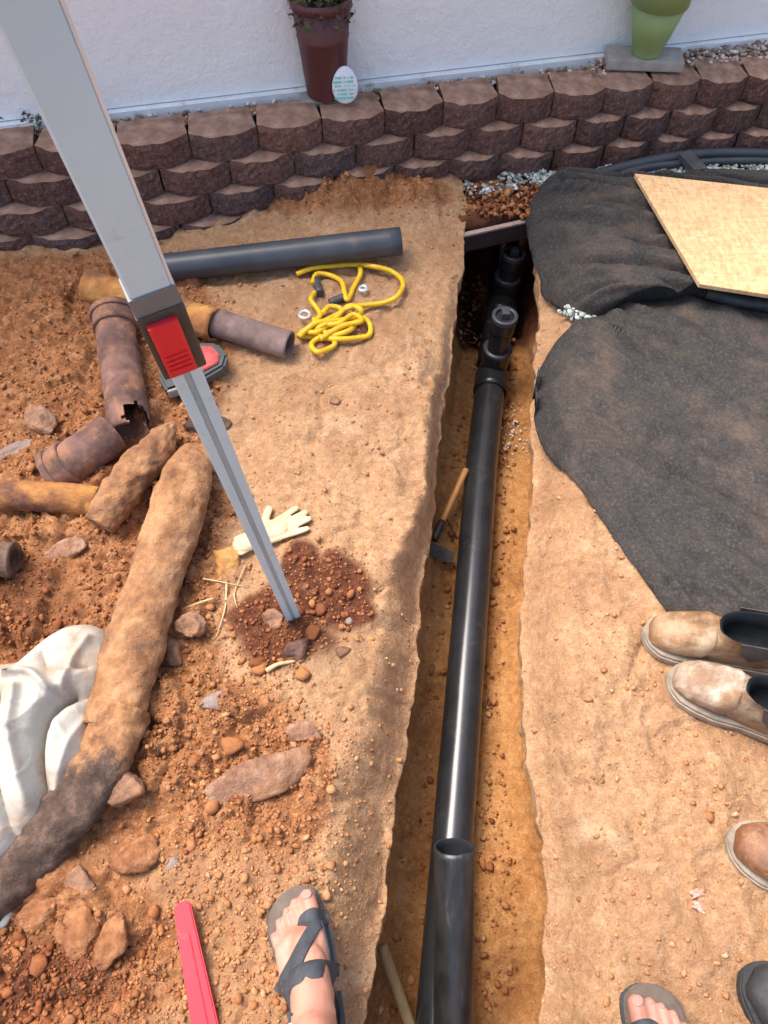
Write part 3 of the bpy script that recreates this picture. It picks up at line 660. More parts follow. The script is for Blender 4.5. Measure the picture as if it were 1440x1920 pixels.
# pale gravel right of the trench, below the wall
P = []
for (cx, cy, rx, ry, n) in ((1360, 325, 190, 36, 2200), (1060, 338, 60, 16, 330), (900, 352, 75, 10, 90), (1120, 583, 75, 16, 260), (1170, 322, 60, 14, 260), (985, 330, 50, 14, 120)):
    for _ in range(n):
        a = random.uniform(0, 6.283); r = math.sqrt(random.random()); p = G(cx + rx * r * math.cos(a), cy + ry * r * math.sin(a), 0.03)
        P.append((p.x, p.y, 0.018 + 0.012 * random.random()))
P = np.array(P); scatter('pale_gravel', P, RNG.uniform(0.004, 0.010, len(P)), RNG.uniform(0.1, 1, len(P)), M['gravel_pale'], label='pale greenish white gravel at the foot of the block wall')
# soil bridge over the far end of the trench
nx_, ny_ = 44, 44; V = []
x0, x1 = 0.15, 0.62; BA, BB = G(868, 436, -0.0), G(1002, 407, -0.0)
def bridge_pt(u, v):
    x = x0 + (x1 - x0) * u; yb_ = BA.y + (BB.y - BA.y) * (x - BA.x) / (BB.x - BA.x) + 0.016; return x, yb_ + 0.45 * v
U_, V_ = np.meshgrid(np.linspace(0, 1, nx_), np.linspace(0, 1, ny_))
bx, by = bridge_pt(U_, V_)
top = 0.012 + 0.016 * fbm(bx * 20, by * 20, s=95) + 0.012 * np.abs(fbm(bx * 45, by * 45, s=96)); top = np.where(V_ < 0.02, -0.005, top)
T_ = np.stack([bx, by + np.where(V_ < 0.02, 0.0, 0), top], -1).reshape(-1, 3)
Bt = T_.copy(); Bt[:, 2] = -0.075
k = nx_ * ny_; Fa = grid_faces(ny_, nx_); Fb = grid_faces(ny_, nx_)[:, ::-1] + k
fr = np.array([[i, i + k, i + 1 + k, i + 1] for i in range(nx_ - 1)])
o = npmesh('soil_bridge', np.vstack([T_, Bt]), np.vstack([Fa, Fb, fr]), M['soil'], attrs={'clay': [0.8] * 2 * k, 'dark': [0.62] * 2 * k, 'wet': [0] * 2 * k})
tag(o, kind='structure')
P = []
for _ in range(500):
    p = G(random.uniform(872, 1010), random.uniform(345, 408), 0.02); P.append((p.x, p.y, 0.015 + random.random() * .01))
P = np.array(P); scatter('root_litter', P, np.clip(np.exp(RNG.normal(math.log(0.006), 0.4, len(P))), .003, .014), np.clip(RNG.normal(0.35, 0.2, len(P)), 0, 1), M['clods'], label='dark stony soil above the tunnel end of the trench')
# dark board across the trench end
a = G(868, 441, 0.004); b = G(1002, 411, 0.004); ang = math.atan2(b.y - a.y, b.x - a.x); Lb = (b - a).length + 0.12
bd = empty('trench_board', ((a.x + b.x) / 2, (a.y + b.y) / 2, -0.024), 'dark reddish board spanning the far end of the trench', 'board', rot=(0, 0, ang))
bm_obj('board_face', box_bm(Lb, 0.022, 0.056, 0.003), M['board'], bd)
bm_obj('pale_top_edge', box_bm(Lb, 0.016, 0.006, 0.001, (0, -0.004, 0.0315)), M['board_edge'], bd)

# ------------------------------------------------------------------ pots on the terrace
def foliage(name, c, rx, rz, n, mat, parent, droop=0.0, ls=0.02):
    V = []; Fa = []
    for i in range(n):
        a = random.uniform(0, 6.283); e = random.uniform(-0.25, 1.3); r = random.uniform(0.55, 1)
        p = Vector((rx * r * math.cos(a) * math.cos(e), rx * r * math.sin(a) * math.cos(e), rz * r * math.sin(e) - droop * r * r * max(0, math.cos(e)) * random.random()))
        q = Euler((random.uniform(-1.4, 1.4), random.uniform(-1.4, 1.4), random.uniform(0, 6.3))).to_matrix()
        l = ls * random.uniform(0.6, 1.4); k = len(V)
        for v in ((0, -l, 0), (l * .38, 0, l * .12), (0, l, 0), (-l * .38, 0, l * .12)): V.append(Vector(c) + p + q @ Vector(v))
        Fa.append([k, k + 1, k + 2, k + 3])
    return npmesh(name, [list(v) for v in V], Fa, mat, parent, smooth=False)
pb = zfor(G(612, 186, ZT).y, 612, 183); yb = G(612, 183, ZT + 0.012).y
base = G(612, 173, ZT + 0.004)
topz = zfor(base.y, 602, -14).z - base.z
rb = 0.5 * 70 * (base.y * sT + (H - base.z) * cT) / F; rt = 0.5 * 116 * (base.y * sT + (H - base.z - topz) * cT) / F
pot = empty('potted_plant', (base.x, base.y, base.z), 'maroon tapered pot with a small brownish plant standing by the white wall', 'pot')
h_ = topz
V, Fa = lathe([(0.001, 0.0), (rb, 0.0), (rb + 0.002, 0.004), (rb + (rt - rb) * .60, h_ * .60), (rb + (rt - rb) * .605 + .002, h_ * .61), (rb + (rt - rb) * .62, h_ * .625), (rt * .985, h_ * .92), (rt - .008, h_ * .92), (rt - .012, h_ * .85), (0.001, h_ * .85)], 48)
npmesh('pot', V, Fa, M['pot_red'], pot)
V, Fa = lathe([(rt * .96, h_ * .90), (rt * 1.03, h_ * .905), (rt * 1.05, h_), (rt * .97, h_), (rt * .94, h_ * .90), (rt * .96, h_ * .90)], 48)
npmesh('rim', V, Fa, M['pot_red'], pot)
V, Fa = lathe([(0.001, h_ * .93), (rt * .95, h_ * .93)], 24); o = npmesh('potting_soil', V, Fa, M['board'], pot)
foliage('foliage', (0, 0, h_ * .97), rt * 1.15, rt * 1.1, 900, M['leaf'], pot, droop=0.05, ls=0.012)
# paver below it
bm = box_bm(0.115, 0.085, 0.020, 0.004); o = bm_obj('paver', bm, M['concrete']); o.location = (base.x - 0.02, base.y + 0.0, ZT - 0.007); o.rotation_euler.z = 0.1
tag(o, 'small flat grey paver under the maroon pot', 'paver')
# oval card
ec = G(649, 180, ZT + 0.012); ct = zfor(ec.y, 650, 114)
hh = (ct.z - ec.z) / 2; ww = 0.5 * 48 * (ec.y * sT + (H - ec.z - hh) * cT) / F
tg = empty('oval_plaque', (ec.x, ec.y - 0.030, ec.z - 0.004), 'small white oval plaque with teal print leaning on the maroon pot', 'plaque', rot=(-0.12, 0, 0.1))
V = []; seg = 32
for yy, k in ((0.007, 0.0), (0.007, 0.9), (0.004, 1.0), (-0.004, 1.0), (-0.007, 0.9), (-0.007, 0.0)):
    for j in range(seg):
        a = 2 * math.pi * j / seg; z_ = hh + hh * math.sin(a) * k; V.append((ww * math.cos(a) * k * (1.0 - 0.12 * math.sin(a)), yy, z_))
npmesh('plaque', V, grid_faces(6, seg, True), M['egg'], tg)
for i in range(6):     # hand-lettered looking lines of print
    z_ = hh * (0.35 + 0.22 * i); wv = ww * (0.25 + 0.55 * math.sqrt(max(0.05, 1 - ((z_ - hh) / hh) ** 2)) )
    for t in np.arange(-wv, wv, 0.0048):
        if random.random() < 0.72:
            o = bm_obj('print_mark', box_bm(random.uniform(.003, .006), 0.0008, random.uniform(.003, .007), 0), M['teal'], tg); o.location = (t - 0.1 * ww, -0.0078, z_); o.rotation_euler.y = random.uniform(-.6, .6)
# green pot
gb = G(1211, 98, ZT + 0.036); gz = zfor(gb.y, 1236, 4).z - gb.z
gp = empty('green_planter', gb, 'light green tapered planter standing on a grey concrete paver', 'pot')
r0 = 0.5 * 52 * (gb.y * sT + (H - gb.z) * cT) / F; r1 = 0.5 * 103 * (gb.y * sT + (H - gb.z - gz) * cT) / F
sl = (r1 - r0) / gz; H2 = gz + 0.14
V, Fa = lathe([(0.001, 0), (r0, 0), (r0 + .001, .003), (r0 + sl * gz * .28, gz * .28), (r0 + sl * gz * .285 + .001, gz * .29), (r1, gz), (r1 - .004, gz + .002), (r1 - 0.01, gz + .08), (0.001, gz + .08)], 48)
npmesh('pot', V, Fa, M['pot_green'], gp)
V, Fa = lathe([(r1 - .002, gz + 0.0015), (r1 + .0045, gz + 0.002), (r1 + .012, H2), (r1 + .004, H2), (r1 - .002, gz + 0.0015)], 48)
npmesh('rim', V, Fa, M['pot_green'], gp)
V, Fa = lathe([(0.001, H2 - .02), (r1 + .004, H2 - .02)], 24); npmesh('potting_soil', V, Fa, M['board'], gp)
foliage('foliage', (0, 0, H2), 0.13, 0.16, 500, M['leaf'], gp, ls=0.022)
o = bm_obj('paver', box_bm(0.225, 0.088, 0.030, 0.005), M['concrete']); p = G(1207, 110, ZT + 0.02); o.location = (p.x, p.y, ZT + 0.020); o.rotation_euler.z = -0.06
tag(o, 'grey concrete paver under the green planter on the wall top', 'paver')
# low dark plants at the wall foot, far left
pl = empty('creeping_plant', G(60, 222, ZT), 'low dark bluish green plant creeping along the wall foot at far left', 'plant')
for dx in (-0.35, -0.22, -0.1, 0.0, 0.1, 0.18):
    foliage('foliage', (dx, -dx * 0.06, 0.0), 0.05, 0.03, 70, M['leaf'], pl, ls=0.010)

# ------------------------------------------------------------------ plastic pipes
def floor_pt(px, py, z): return G(px, py, z)
zc = -0.332; p0 = G(828, 1840, zc); p1 = G(905, 850, zc); p2 = G(938, 560, zc)
dirn = (p1 - p0)
path = [p0 - dirn * 0.9, p0, p0.lerp(p1, .33), p0.lerp(p1, .66), p1, G(923, 700, zc), p2, p2 + (p2 - p1) * 0.45]
sp = smooth_path(path, 70)
dp = empty('drain_pipe', (p1.x, p1.y, zc), 'long glossy black plastic drain pipe lying along the trench floor', 'pipe')
A, Fa = tube(sp, 0.046, 40, inner=0.9); o = npmesh('pipe', A, Fa, M['abs']); world_child(o, dp)
def riser(bpx, bpy_, tpx, tpy, label):
    b = G(bpx, bpy_, -0.33); t = zfor(b.y + 0.0, tpx, tpy)
    root = empty('cleanout', b, label, 'pipe fitting', 'cleanout risers on the drain pipe')
    ax = (t - b); L = ax.length; u = ax.normalized()
    def seg_(name, a0, a1, r, mat, inner=None):
        A, Fa = tube([b + u * (a0 + (a1 - a0) * i / 5) for i in range(6)], r, 32, inner=inner)
        o = (npmesh(name, A, Fa, mat) if inner else pymesh(name, A, Fa, mat)); world_child(o, root); return o
    seg_('riser_pipe', 0.0, L - 0.015, 0.033, M['fitting'])
    seg_('tee_hub', 0.03, 0.095, 0.043, M['fitting'])
    seg_('hub_ring', 0.088, 0.10, 0.045, M['abs_grey'])
    seg_('coupling', L - 0.065, L - 0.02, 0.0365, M['fitting'])
    seg_('cap_ring', L - 0.022, L - 0.006, 0.0385, M['abs_grey'], 0.72)
    seg_('cap', L - 0.03, L - 0.012, 0.031, M['fitting'])
    m3 = u.to_track_quat('Z', 'Y').to_matrix().to_4x4(); m3.translation = t - u * 0.002
    bm = box_bm(0.024, 0.024, 0.024, 0.003); bmesh.ops.transform(bm, matrix=m3, verts=bm.verts)
    o = bm_obj('square_plug', bm, M['abs_grey']); world_child(o, root)
    # couplings on the run either side
    for s_ in (-1, 1):
        q = Vector((b.x, b.y, zc)); dd = (p2 - p1).normalized() * s_
        A, Fa = tube([q + dd * (0.02 + 0.075 * i / 4) for i in range(5)], 0.053, 36, inner=0.88); o = npmesh('run_hub', A, Fa, M['fitting']); world_child(o, root)
riser(924, 694, 948, 588, 'nearer black cleanout riser with square plug cap on the trench pipe')
riser(942, 560, 965, 470, 'farther black cleanout riser in the dark under the board')
# loose length in the foreground of the trench
a = G(852, 1592, -0.01); b = G(850, 1930, -0.235); b = b + (b - a) * 0.35
u = (b - a).normalized(); pa = [a.lerp(b, i / 40) for i in range(41)]
o_ = empty('cut_pipe', a, 'scuffed black pipe length with open cut end lying on the drain pipe', 'pipe')
A, Fa = tube(pa, 0.0375, 40, inner=0.90, amp=0.0006, nsc=40)
side_ = u.cross(Vector((0, 0, 1))).normalized(); upv = side_.cross(u).normalized()
for i_ in range(len(A)):          # the end is sawn off at a slant
    q_ = Vector(A[i_]) - a; al = q_.dot(u)
    if al < 0.10: A[i_] = A[i_] + np.array(u) * (1 - max(al, 0) / 0.10) * (q_.dot(upv) + 0.0375) * -0.12 + np.array(u) * 0.0015 * float(vnoise(A[i_][0] * 90, A[i_][2] * 90)) * (al < 0.02)
o = npmesh('pipe', A, Fa, M['abs_scuffed']); o.data.materials.append(M['lining_bore_shade']); o.data.polygons.foreach_set('material_index', [1 if min(p.vertices) >= 41 * 40 else 0 for p in o.data.polygons]); world_child(o, o_)  # inner faces coloured near black in place of the shade inside the pipe
# black pipe lying by the block wall
a = GG(262, 508, 0.045); b = GG(752, 452, 0.045)
r_ = 0.0385
o_ = empty('spare_pipe', ((a + b) / 2), 'straight black plastic pipe lying on the ground before the block wall', 'pipe')
A, Fa = tube([a.lerp(b, i / 20) for i in range(21)], r_, 40, inner=0.88); o = npmesh('pipe', A, Fa, M['abs_grey']); world_child(o, o_)
# irrigation tube on the right
hp = smooth_path([G(1020, 352, .05), G(1085, 338, .05), G(1150, 318, .05), G(1220, 302, .05), G(1290, 291, .05), G(1360, 287, .05), G(1440, 289, .05), G(1560, 300, .05), G(1700, 320, .04)], 80)
o_ = empty('irrigation_tube', hp[40], 'black flexible irrigation tube curving along the foot of the block wall', 'hose')
A, Fa = tube(hp, 0.0155, 20); o = pymesh('tube', A, Fa, M['abs_grey']); world_child(o, o_)
A, Fa = tube(smooth_path([G(1125, 350, .03), G(1170, 325, .045), G(1225, 312, .045), G(1290, 306, .04), G(1360, 302, .04), G(1450, 303, .04), G(1600, 318, .04)], 60), 0.011, 16); o = pymesh('second_tube', A, Fa, M['abs_grey']); world_child(o, o_)
mid = G(1300, 308, 0.055); o = bm_obj('strap_clamp', box_bm(0.045, 0.10, 0.02, 0.003), M['rubber']); o.location = mid; o.rotation_euler = (0.15, 0, 0.5); world_child(o, o_)

# ------------------------------------------------------------------ old iron pipes on the left bank
def iron(name, pts, r, mat, label, hollow=0.82, amp=0.004, nsc=18, seed=0, n=36, seg=36, notch=None, group='old iron pipe pieces on the left bank', rads=None, flat=0.0, hub=0):
    P = smooth_path([GG(x_, y_, r * k) for x_, y_, k in pts], n)
    rr = [r] * n if rads is None else list(np.interp(np.linspace(0, 1, n), np.linspace(0, 1, len(rads)), rads))
    root = empty(name, P[n // 2], label, 'pipe', group)
    A, Fa = tube(P, rr, seg, inner=hollow, amp=amp, nsc=nsc, s=seed) if hollow else tube(P, rr, seg, amp=amp, nsc=nsc, s=seed, flat=flat)
    if notch is not None:
        # bite broken out of the end: faces within the notch are dropped
        c = P[-1] if notch[0] == 1 else P[0]; cc = Vector(c) + Vector(notch[1]); A2 = A
        Fn = [f for f in Fa if (Vector(A[f[0]]) - cc).length > notch[2] + 0.008 * vnoise(A[f[0]][0] * 60, A[f[0]][1] * 60)]
        Fa = Fn
    o = pymesh('pipe_shell', A, Fa, mat); world_child(o, root)
    if hub:
        q0 = P[0] if hub < 0 else P[-1]; du = (P[1] - P[0]).normalized() if hub < 0 else (P[-2] - P[-1]).normalized()
        for a0, a1, k in ((-.004, .045, 1.13), (-.008, .008, 1.24)):
            A, Fa = tube([q0 + du * (a0 + (a1 - a0) * i / 4) for i in range(5)], r * k, seg, inner=0.86, amp=amp * 0.6, nsc=nsc, s=seed + 5); o = pymesh('pipe_hub', A, Fa, mat); world_child(o, root)
    return root, P
iron('iron_pipe', [(214, 590, 1.0), (222, 660, 1.0), (234, 735, 1.0), (246, 812, 1.0)], 0.050, M['rust'], 'upright lying rusty pipe with a hole broken in its near end', notch=(1, (0.022, 0.03, 0.045), 0.034), seed=1, hub=-1)
iron('iron_pipe', [(165, 535, .9), (290, 575, .9), (405, 610, .9)], 0.043, M['rust_orange'], 'orange rusted pipe partly behind the silver pole', seed=2, amp=0.006)
r2, P2 = iron('iron_pipe', [(402, 604, 1.0), (470, 625, 1.0), (543, 647, 1.0)], 0.037, M['rust_grey'], 'short grey brown pipe piece with open end beside the yellow cord', seed=3, amp=0.0015)
iron('iron_pipe', [(212, 812, .9), (165, 845, .9), (110, 885, .6)], 0.050, M['rust'], 'short reddish pipe stub half buried left of the notched pipe', seed=4, amp=0.005, hollow=0.7, hub=1)
iron('iron_pipe', [(-120, 925, .5), (60, 930, .5), (185, 940, .4)], 0.034, M['rust_orange'], 'thin orange red pipe half buried at the left edge', seed=5, amp=0.005)
iron('iron_pipe', [(322, 800, 1.1), (290, 845, 1.1), (240, 905, .9), (185, 985, .3)], 0.044, M['mud_pipe'], 'tapering mud caked pipe with tan crust on its top', seed=6, amp=0.008, hollow=None, n=70, seg=56, rads=[0.018, 0.038, 0.046, 0.046, 0.034])
iron('iron_pipe', [(372, 850, .7), (345, 910, .8), (300, 1060, .6), (252, 1200, .55), (205, 1365, .4)], 0.062, M['mud_pipe'], 'long thick mud covered pipe running down beside the white cloth', seed=7, amp=0.009, nsc=11, hollow=None, flat=0.25, rads=[0.042, 0.055, 0.062, 0.058, 0.06, 0.054], n=110, seg=64)
iron('iron_pipe', [(236, 1322, .5), (192, 1420, .35), (122, 1525, .35), (40, 1612, .35), (-60, 1700, .3)], 0.054, M['rust_blend'], 'dark rusted pipe below the white cloth at lower left', seed=8, amp=0.009, nsc=12, hollow=None, flat=0.2, n=90, seg=60, rads=[0.05, 0.055, 0.052, 0.055])
iron('iron_pipe', [(-120, 1045, .7), (-40, 1048, .7), (28, 1050, .7)], 0.038, M['rust_dark'], 'dark pipe end poking in at the left edge', seed=9, amp=0.003, hollow=0.6)
# broken flange on the dark pipe
def rock(px, py, sx, sy, sz, rot, mat, label, name='rock', cat='rock', group=None, sink=0.42, seed=None, sub=4, rough=0.25):
    seed = seed if seed is not None else random.randint(0, 9999)
    bm = bmesh.new(); bmesh.ops.create_icosphere(bm, subdivisions=sub, radius=1)
    co = np.array([list(v.co) for v in bm.verts])
    d = 1 + rough * fbm(co[:, 0] * 1.3, co[:, 1] * 1.3, co[:, 2] * 1.3, s=seed) + 0.35 * rough * fbm(co[:, 0] * 4, co[:, 1] * 4, co[:, 2] * 4, s=seed + 1)
    rs_ = np.random.default_rng(seed); pn = rs_.normal(size=(12, 3)); pn /= np.linalg.norm(pn, axis=1)[:, None]; ph = rs_.uniform(0.62, 0.95, 12)
    dt = co @ pn.T; q_ = np.where(dt > 0.05, ph[None] / np.maximum(dt, 0.05), 9); q_ = -np.log(np.exp(-34 * np.clip(q_, 0, 3)).sum(1)) / 34; d = d * np.clip(q_ * 1.15, 0.3, 1.3)
    co = co * d[:, None]; co += 0.06 * fbm(co[:, 0] * 9, co[:, 1] * 9, co[:, 2] * 9, s=seed + 2)[:, None] * co; co[:, 2] *= 1.15
    for v, c in zip(bm.verts, co): v.co = (c[0] * sx, c[1] * sy, c[2] * sz)
    o = bm_obj(name, bm, mat, smooth=True)
    p = GG(px, py, 0); o.location = (p.x, p.y, p.z + sz * (1 - 2 * sink)); o.rotation_euler = (random.uniform(-.1, .1), random.uniform(-.1, .1), rot)
    return tag(o, label, cat, group)
rock(472, 1466, 0.088, 0.040, 0.024, 0.42, M['stone'], 'large long pinkish brown stone lying alone on the left bank', seed=5)
rock(572, 1376, 0.034, 0.020, 0.010, 0.0, M['stone'], 'small flat squarish stone above the large stone', seed=8)
rock(405, 1316, 0.027, 0.020, 0.015, 0.3, M['stone_grey'], 'small grey stone in the orange crumbs', seed=11)
rock(422, 1052, 0.027, 0.030, 0.016, 0.3, M['stone_bright'], 'bright orange stone below left of the glove', seed=14)
rock(118, 1036, 0.046, 0.026, 0.012, 0.4, M['stone'], 'flat oval brown stone at left among the red clods', seed=17)
rock(318, 1218, 0.030, 0.032, 0.014, 0.9, M['stone'], 'flat stone against the mud covered pipe', seed=20)
rock(362, 1170, 0.030, 0.028, 0.012, 0.2, M['stone'], 'rounded flat brown stone above the straw stems', seed=21)
rock(655, 1165, 0.008, 0.008, 0.006, 0.2, M['gravel_pale'] if False else M['stone_grey'], 'tiny pale pebble in the dark soil', seed=22, sub=2)
rock(627, 752, 0.012, 0.012, 0.007, 0.2, M['stone'], 'small pebble alone on the tan bank', seed=23, sub=2)
rock(70, 790, 0.045, 0.03, 0.014, -0.5, M['stone'], 'flat brown slab of clay beside the buried pipe stub', seed=24)
rock(30, 845, 0.06, 0.018, 0.012, 0.6, M['stone_grey'], 'narrow slanting stone at the far left', seed=25)
rock(390, 798, 0.05, 0.03, 0.02, 0.2, M['rust_dark'], 'dark iron lump just behind the silver pole', seed=26)
rock(640, 1222, 0.016, 0.012, 0.009, 0.5, M['stone'], 'pinkish pebble at the lower right rim of the dark soil', seed=27, sub=2)
rock(325, 1620, 0.013, 0.011, 0.008, 0.5, M['stone_grey'], 'small dark pebble above the red bar', seed=28, sub=2)
rock(70, 1625, 0.05, 0.018, 0.016, 0.9, M['rust_grey'], 'broken grey iron flange under the dark pipe', 'iron_shard', 'iron piece', seed=29, sink=0.2)
rock(240, 1480, 0.03, 0.026, 0.02, 0.9, M['stone'], 'brown clay lump beside the dark pipe', seed=30)
rock(255, 1600, 0.034, 0.026, 0.014, 0.3, M['stone_orange'], 'orange clay lump below the dark pipe', seed=31)
rock(150, 1748, 0.036, 0.032, 0.016, 0.2, M['stone_orange'], 'cracked orange clay lump at lower left', seed=32)
rock(212, 1768, 0.020, 0.036, 0.014, -0.1, M['stone_orange'], 'tall orange clay lump right of the cracked one', seed=33)
rock(82, 1706, 0.036, 0.026, 0.014, 0.2, M['stone_orange'], 'rounded clay lump nearest the white scrap', seed=34)
rock(150, 1655, 0.03, 0.02, 0.012, -0.4, M['stone'], 'brown lump between the dark pipe and the orange lumps', seed=35)
rock(515, 1160, 0.022, 0.018, 0.016, 0.2, M['stone'], 'brown clay lump left of the pole tip', seed=36)
rock(205, 1352, 0.045, 0.03, 0.03, 0.8, M['mud_pipe'], 'mud lump where the mud covered and dark pipes meet', seed=40)
rock(560, 1215, 0.024, 0.018, 0.016, 0.7, M['rust'], 'dark clay lump just below the pole tip', seed=37)
# dry stems
def stem(pts, r, label):
    P = smooth_path([GG(a, b, 0.006) for a, b in pts], 16); root_ = P[8]
    A, Fa = tube(P, [r * (1 - 0.5 * i / 15) for i in range(16)], 8, amp=0.0008, nsc=80)
    o = pymesh('dry_stem', A, Fa, M['straw']); return tag(o, label, 'twig')
stem([(500, 1258), (520, 1246), (552, 1240)], 0.006, 'thick pale twig below the dark soil')
stem([(425, 1095), (422, 1140), (410, 1180), (405, 1195)], 0.0022, 'thin pale straw bending downward beside the glove')
stem([(380, 1085), (420, 1092), (460, 1100)], 0.0020, 'thin straw lying crosswise under the orange stone')
stem([(345, 1142), (375, 1130), (400, 1122)], 0.004, 'short curved pale twig beside the flat stones')
stem([(460, 1060), (440, 1110), (445, 1140)], 0.0016, 'fine dry stem left of the pole')
stem([(860, 770), (880, 775)], 0.002, 'short stem by the trench lip') if False else None

# ------------------------------------------------------------------ landscape fabric
def fabric(name, left, width, hmax, label, seed, dirv, ns=150, wr=0.006, zedge=0.012, rise=0.09, fq=14):
    n = 170
    L = smooth_path([G(a, b, zedge) for a, b in left], n)
    V = np.zeros((n, ns, 3)); c = 0
    S = np.concatenate([np.linspace(0, 0.25, 70), np.linspace(0.25, 1, ns - 69)[1:]])
    for i, p in enumerate(L):
        tx = width if not callable(width) else width(i / (n - 1))
        e = Vector(tx)
        for j, s in enumerate(S):
            q = p.lerp(e, s); V[i, j] = (q.x, q.y, 0)
    x, y = V[..., 0], V[..., 1]
    d = S[None, :] * np.hypot(V[:, -1:, 0] - V[:, :1, 0], V[:, -1:, 1] - V[:, :1, 1])
    ti = np.linspace(0, 1, n)[:, None] + 0 * d
    ed = np.minimum(ti, 1 - ti) * 3.2
    prof = (1 - np.exp(-d / rise)) * (0.35 + 0.65 * ss(0, 0.6, ed))
    u = x * dirv[0] + y * dirv[1]; v = -x * dirv[1] + y * dirv[0]
    wx = v + 0.05 * fbm(u * 3, v * 4, s=seed + 7)
    fold = fbm(u * 1.6, wx * fq, s=seed, o=3) ; fold2 = 1 - np.abs(fbm(u * 1.1, wx * 9, s=seed + 3, o=2)) * 3
    z = zedge + base_h(x, y) * 0.6 + hmax * prof + wr * fold * (0.35 + prof) + wr * 1.3 * np.clip(fold2, 0, 1) ** 3 * prof + 0.0025 * fbm(x * 16, y * 16, s=seed + 5)
    sharp = (1 - np.abs(fbm(u * 1.3 + 4, wx * fq * 0.55, s=seed + 9, o=2)) * 5).clip(0, 1) ** 2
    z = z + wr * 0.9 * sharp * (0.25 + prof) + 0.010 * np.exp(-((d - 0.045) / 0.010) ** 2) * (hmax < .05) * ss(0.35, 0.45, ti)
    z = np.minimum(z, 0.125); z = np.where(d < 0.006, z - 0.009, z)
    V[..., 2] = z
    o = npmesh(name, V.reshape(-1, 3), grid_faces(n, ns), M['fabric'])
    m = o.modifiers.new('solid', 'SOLIDIFY'); m.thickness = 0.0015; m.offset = -1
    return tag(o, label, 'fabric')
fabric('landscape_fabric', [(1330, 556), (1240, 560), (1180, 573), (1120, 590), (1062, 618), (1022, 660), (1006, 710), (1014, 770), (1040, 835), (1085, 905), (1135, 975), (1180, 1045), (1225, 1105), (1262, 1148), (1330, 1172), (1480, 1215)],
       lambda t: (2.0, 1.95 - 1.75 * t, 0), 0.042, 'big sheet of dusty black landscape fabric spread right of the trench', 200, (0.75, -0.66), wr=0.017)
fabric('landscape_fabric', [(1480, 378), (1330, 374), (1180, 370), (1090, 362), (1035, 362), (1002, 374), (986, 400), (990, 440), (1002, 490), (1022, 540), (1060, 580), (1110, 598), (1160, 582), (1240, 572), (1330, 590), (1480, 600)],
       lambda t: (2.0, 2.02 - 0.45 * t, 0), 0.075, 'wrinkled black fabric drape bulging at the far right of the trench', 300, (0.97, -0.22), wr=0.042, rise=0.06, fq=22, zedge=0.02)
# strand board
A0 = G(1190, 325, 0.145); A1 = G(1312, 532, 0.145); A2 = G(1440, 552, 0.145); A3 = G(1440, 352, 0.145)
d1 = (A2 - A1) / (A2 - A1).length; d0 = (A3 - A0) / (A3 - A0).length
B1_ = A1 + d1 * 0.9; B0_ = A0 + d0 * 0.9
bm = bmesh.new(); th = 0.013
vs = [bm.verts.new(v) for v in (A1, B1_, B0_, A0)]; f = bm.faces.new(vs)
r = bmesh.ops.extrude_face_region(bm, geom=[f]); bmesh.ops.translate(bm, vec=(0, 0, -th), verts=[g for g in r['geom'] if isinstance(g, bmesh.types.BMVert)])
c = (A0 + A1 + B1_ + B0_) / 4; bmesh.ops.translate(bm, vec=-c, verts=bm.verts)
bmesh.ops.bevel(bm, geom=list(bm.edges), offset=0.0012, segments=1, affect='EDGES')
o = bm_obj('strand_board', bm, M['osb']); o.location = c
tag(o, 'light yellow wooden strand board lying on the black fabric', 'board')
# dark liner visible below the board edge
ln = smooth_path([G(1325, 548, .085), G(1380, 562, .085), G(1440, 572, .085), G(1560, 590, .085)], 20)
A, Fa = tube(ln, 0.017, 16, amp=0.002); o = pymesh('rolled_liner', A, Fa, M['black']); tag(o, 'rolled black liner edge showing under the strand board', 'liner')

# ------------------------------------------------------------------ telescoping pole
K = 0.0024; TIPD = 1.63
tipx, tipy = 551, 1160; topx, topy = 62, 40
Ls = math.hypot(topx - tipx, topy - tipy)
def pp(s): 
    f_ = s / Ls; return DP(tipx + (topx - tipx) * f_, tipy + (topy - tipy) * f_, TIPD / (1 + K * s))
tip = pp(0); far = pp(1500)
ax = (far - tip).normalized(); camv = (Vector((0, 0, H)) - pp(600)); nrm = (camv - ax * camv.dot(ax)).normalized(); wd = ax.cross(nrm).normalized()
pole = empty('telescoping_pole', tip, 'silver telescoping measuring pole with red lock standing in the dark soil', 'pole')
Mp = Matrix((wd, nrm, ax)).transposed().to_4x4()
def along(s): return (pp(s) - tip).dot(ax)
def pbox(name, s0, s1, w, t, mat, dn=0.0, dw=0.0, bev=0.001, zoff=None):
    a, b = (along(s0), along(s1)) if zoff is None else zoff
    bm = box_bm(w, t, abs(b - a), bev, (dw, dn, (a + b) / 2)); m_ = Mp.copy(); m_.translation = tip
    bmesh.ops.transform(bm, matrix=m_, verts=bm.verts); o = bm_obj(name, bm, mat, smooth=False); world_child(o, pole); return o
def prof_rail(name, z0, z1, prof, mat):
    n_ = len(prof); V = []
    m_ = Mp.copy(); m_.translation = tip
    for z_ in (z0, z1):
        for (u_, v_) in prof: V.append(m_ @ Vector((u_, v_, z_)))
    Fa = [[i, (i + 1) % n_, n_ + (i + 1) % n_, n_ + i] for i in range(n_)] + [list(range(n_))[::-1], [n_ + i for i in range(n_)]]
    o = pymesh(name, V, Fa, mat, smooth=False); world_child(o, pole); return o
w = 0.0295 / 2; t = 0.0075
prof_rail('lower_rail', -0.02, along(560), [(-w, -t), (w, -t), (w, t - .001), (w - .001, t), (0.0035, t), (0.003, t - 0.002), (-0.003, t - 0.002), (-0.0035, t), (-w + .001, t), (-w, t - .001)], M['alu'])
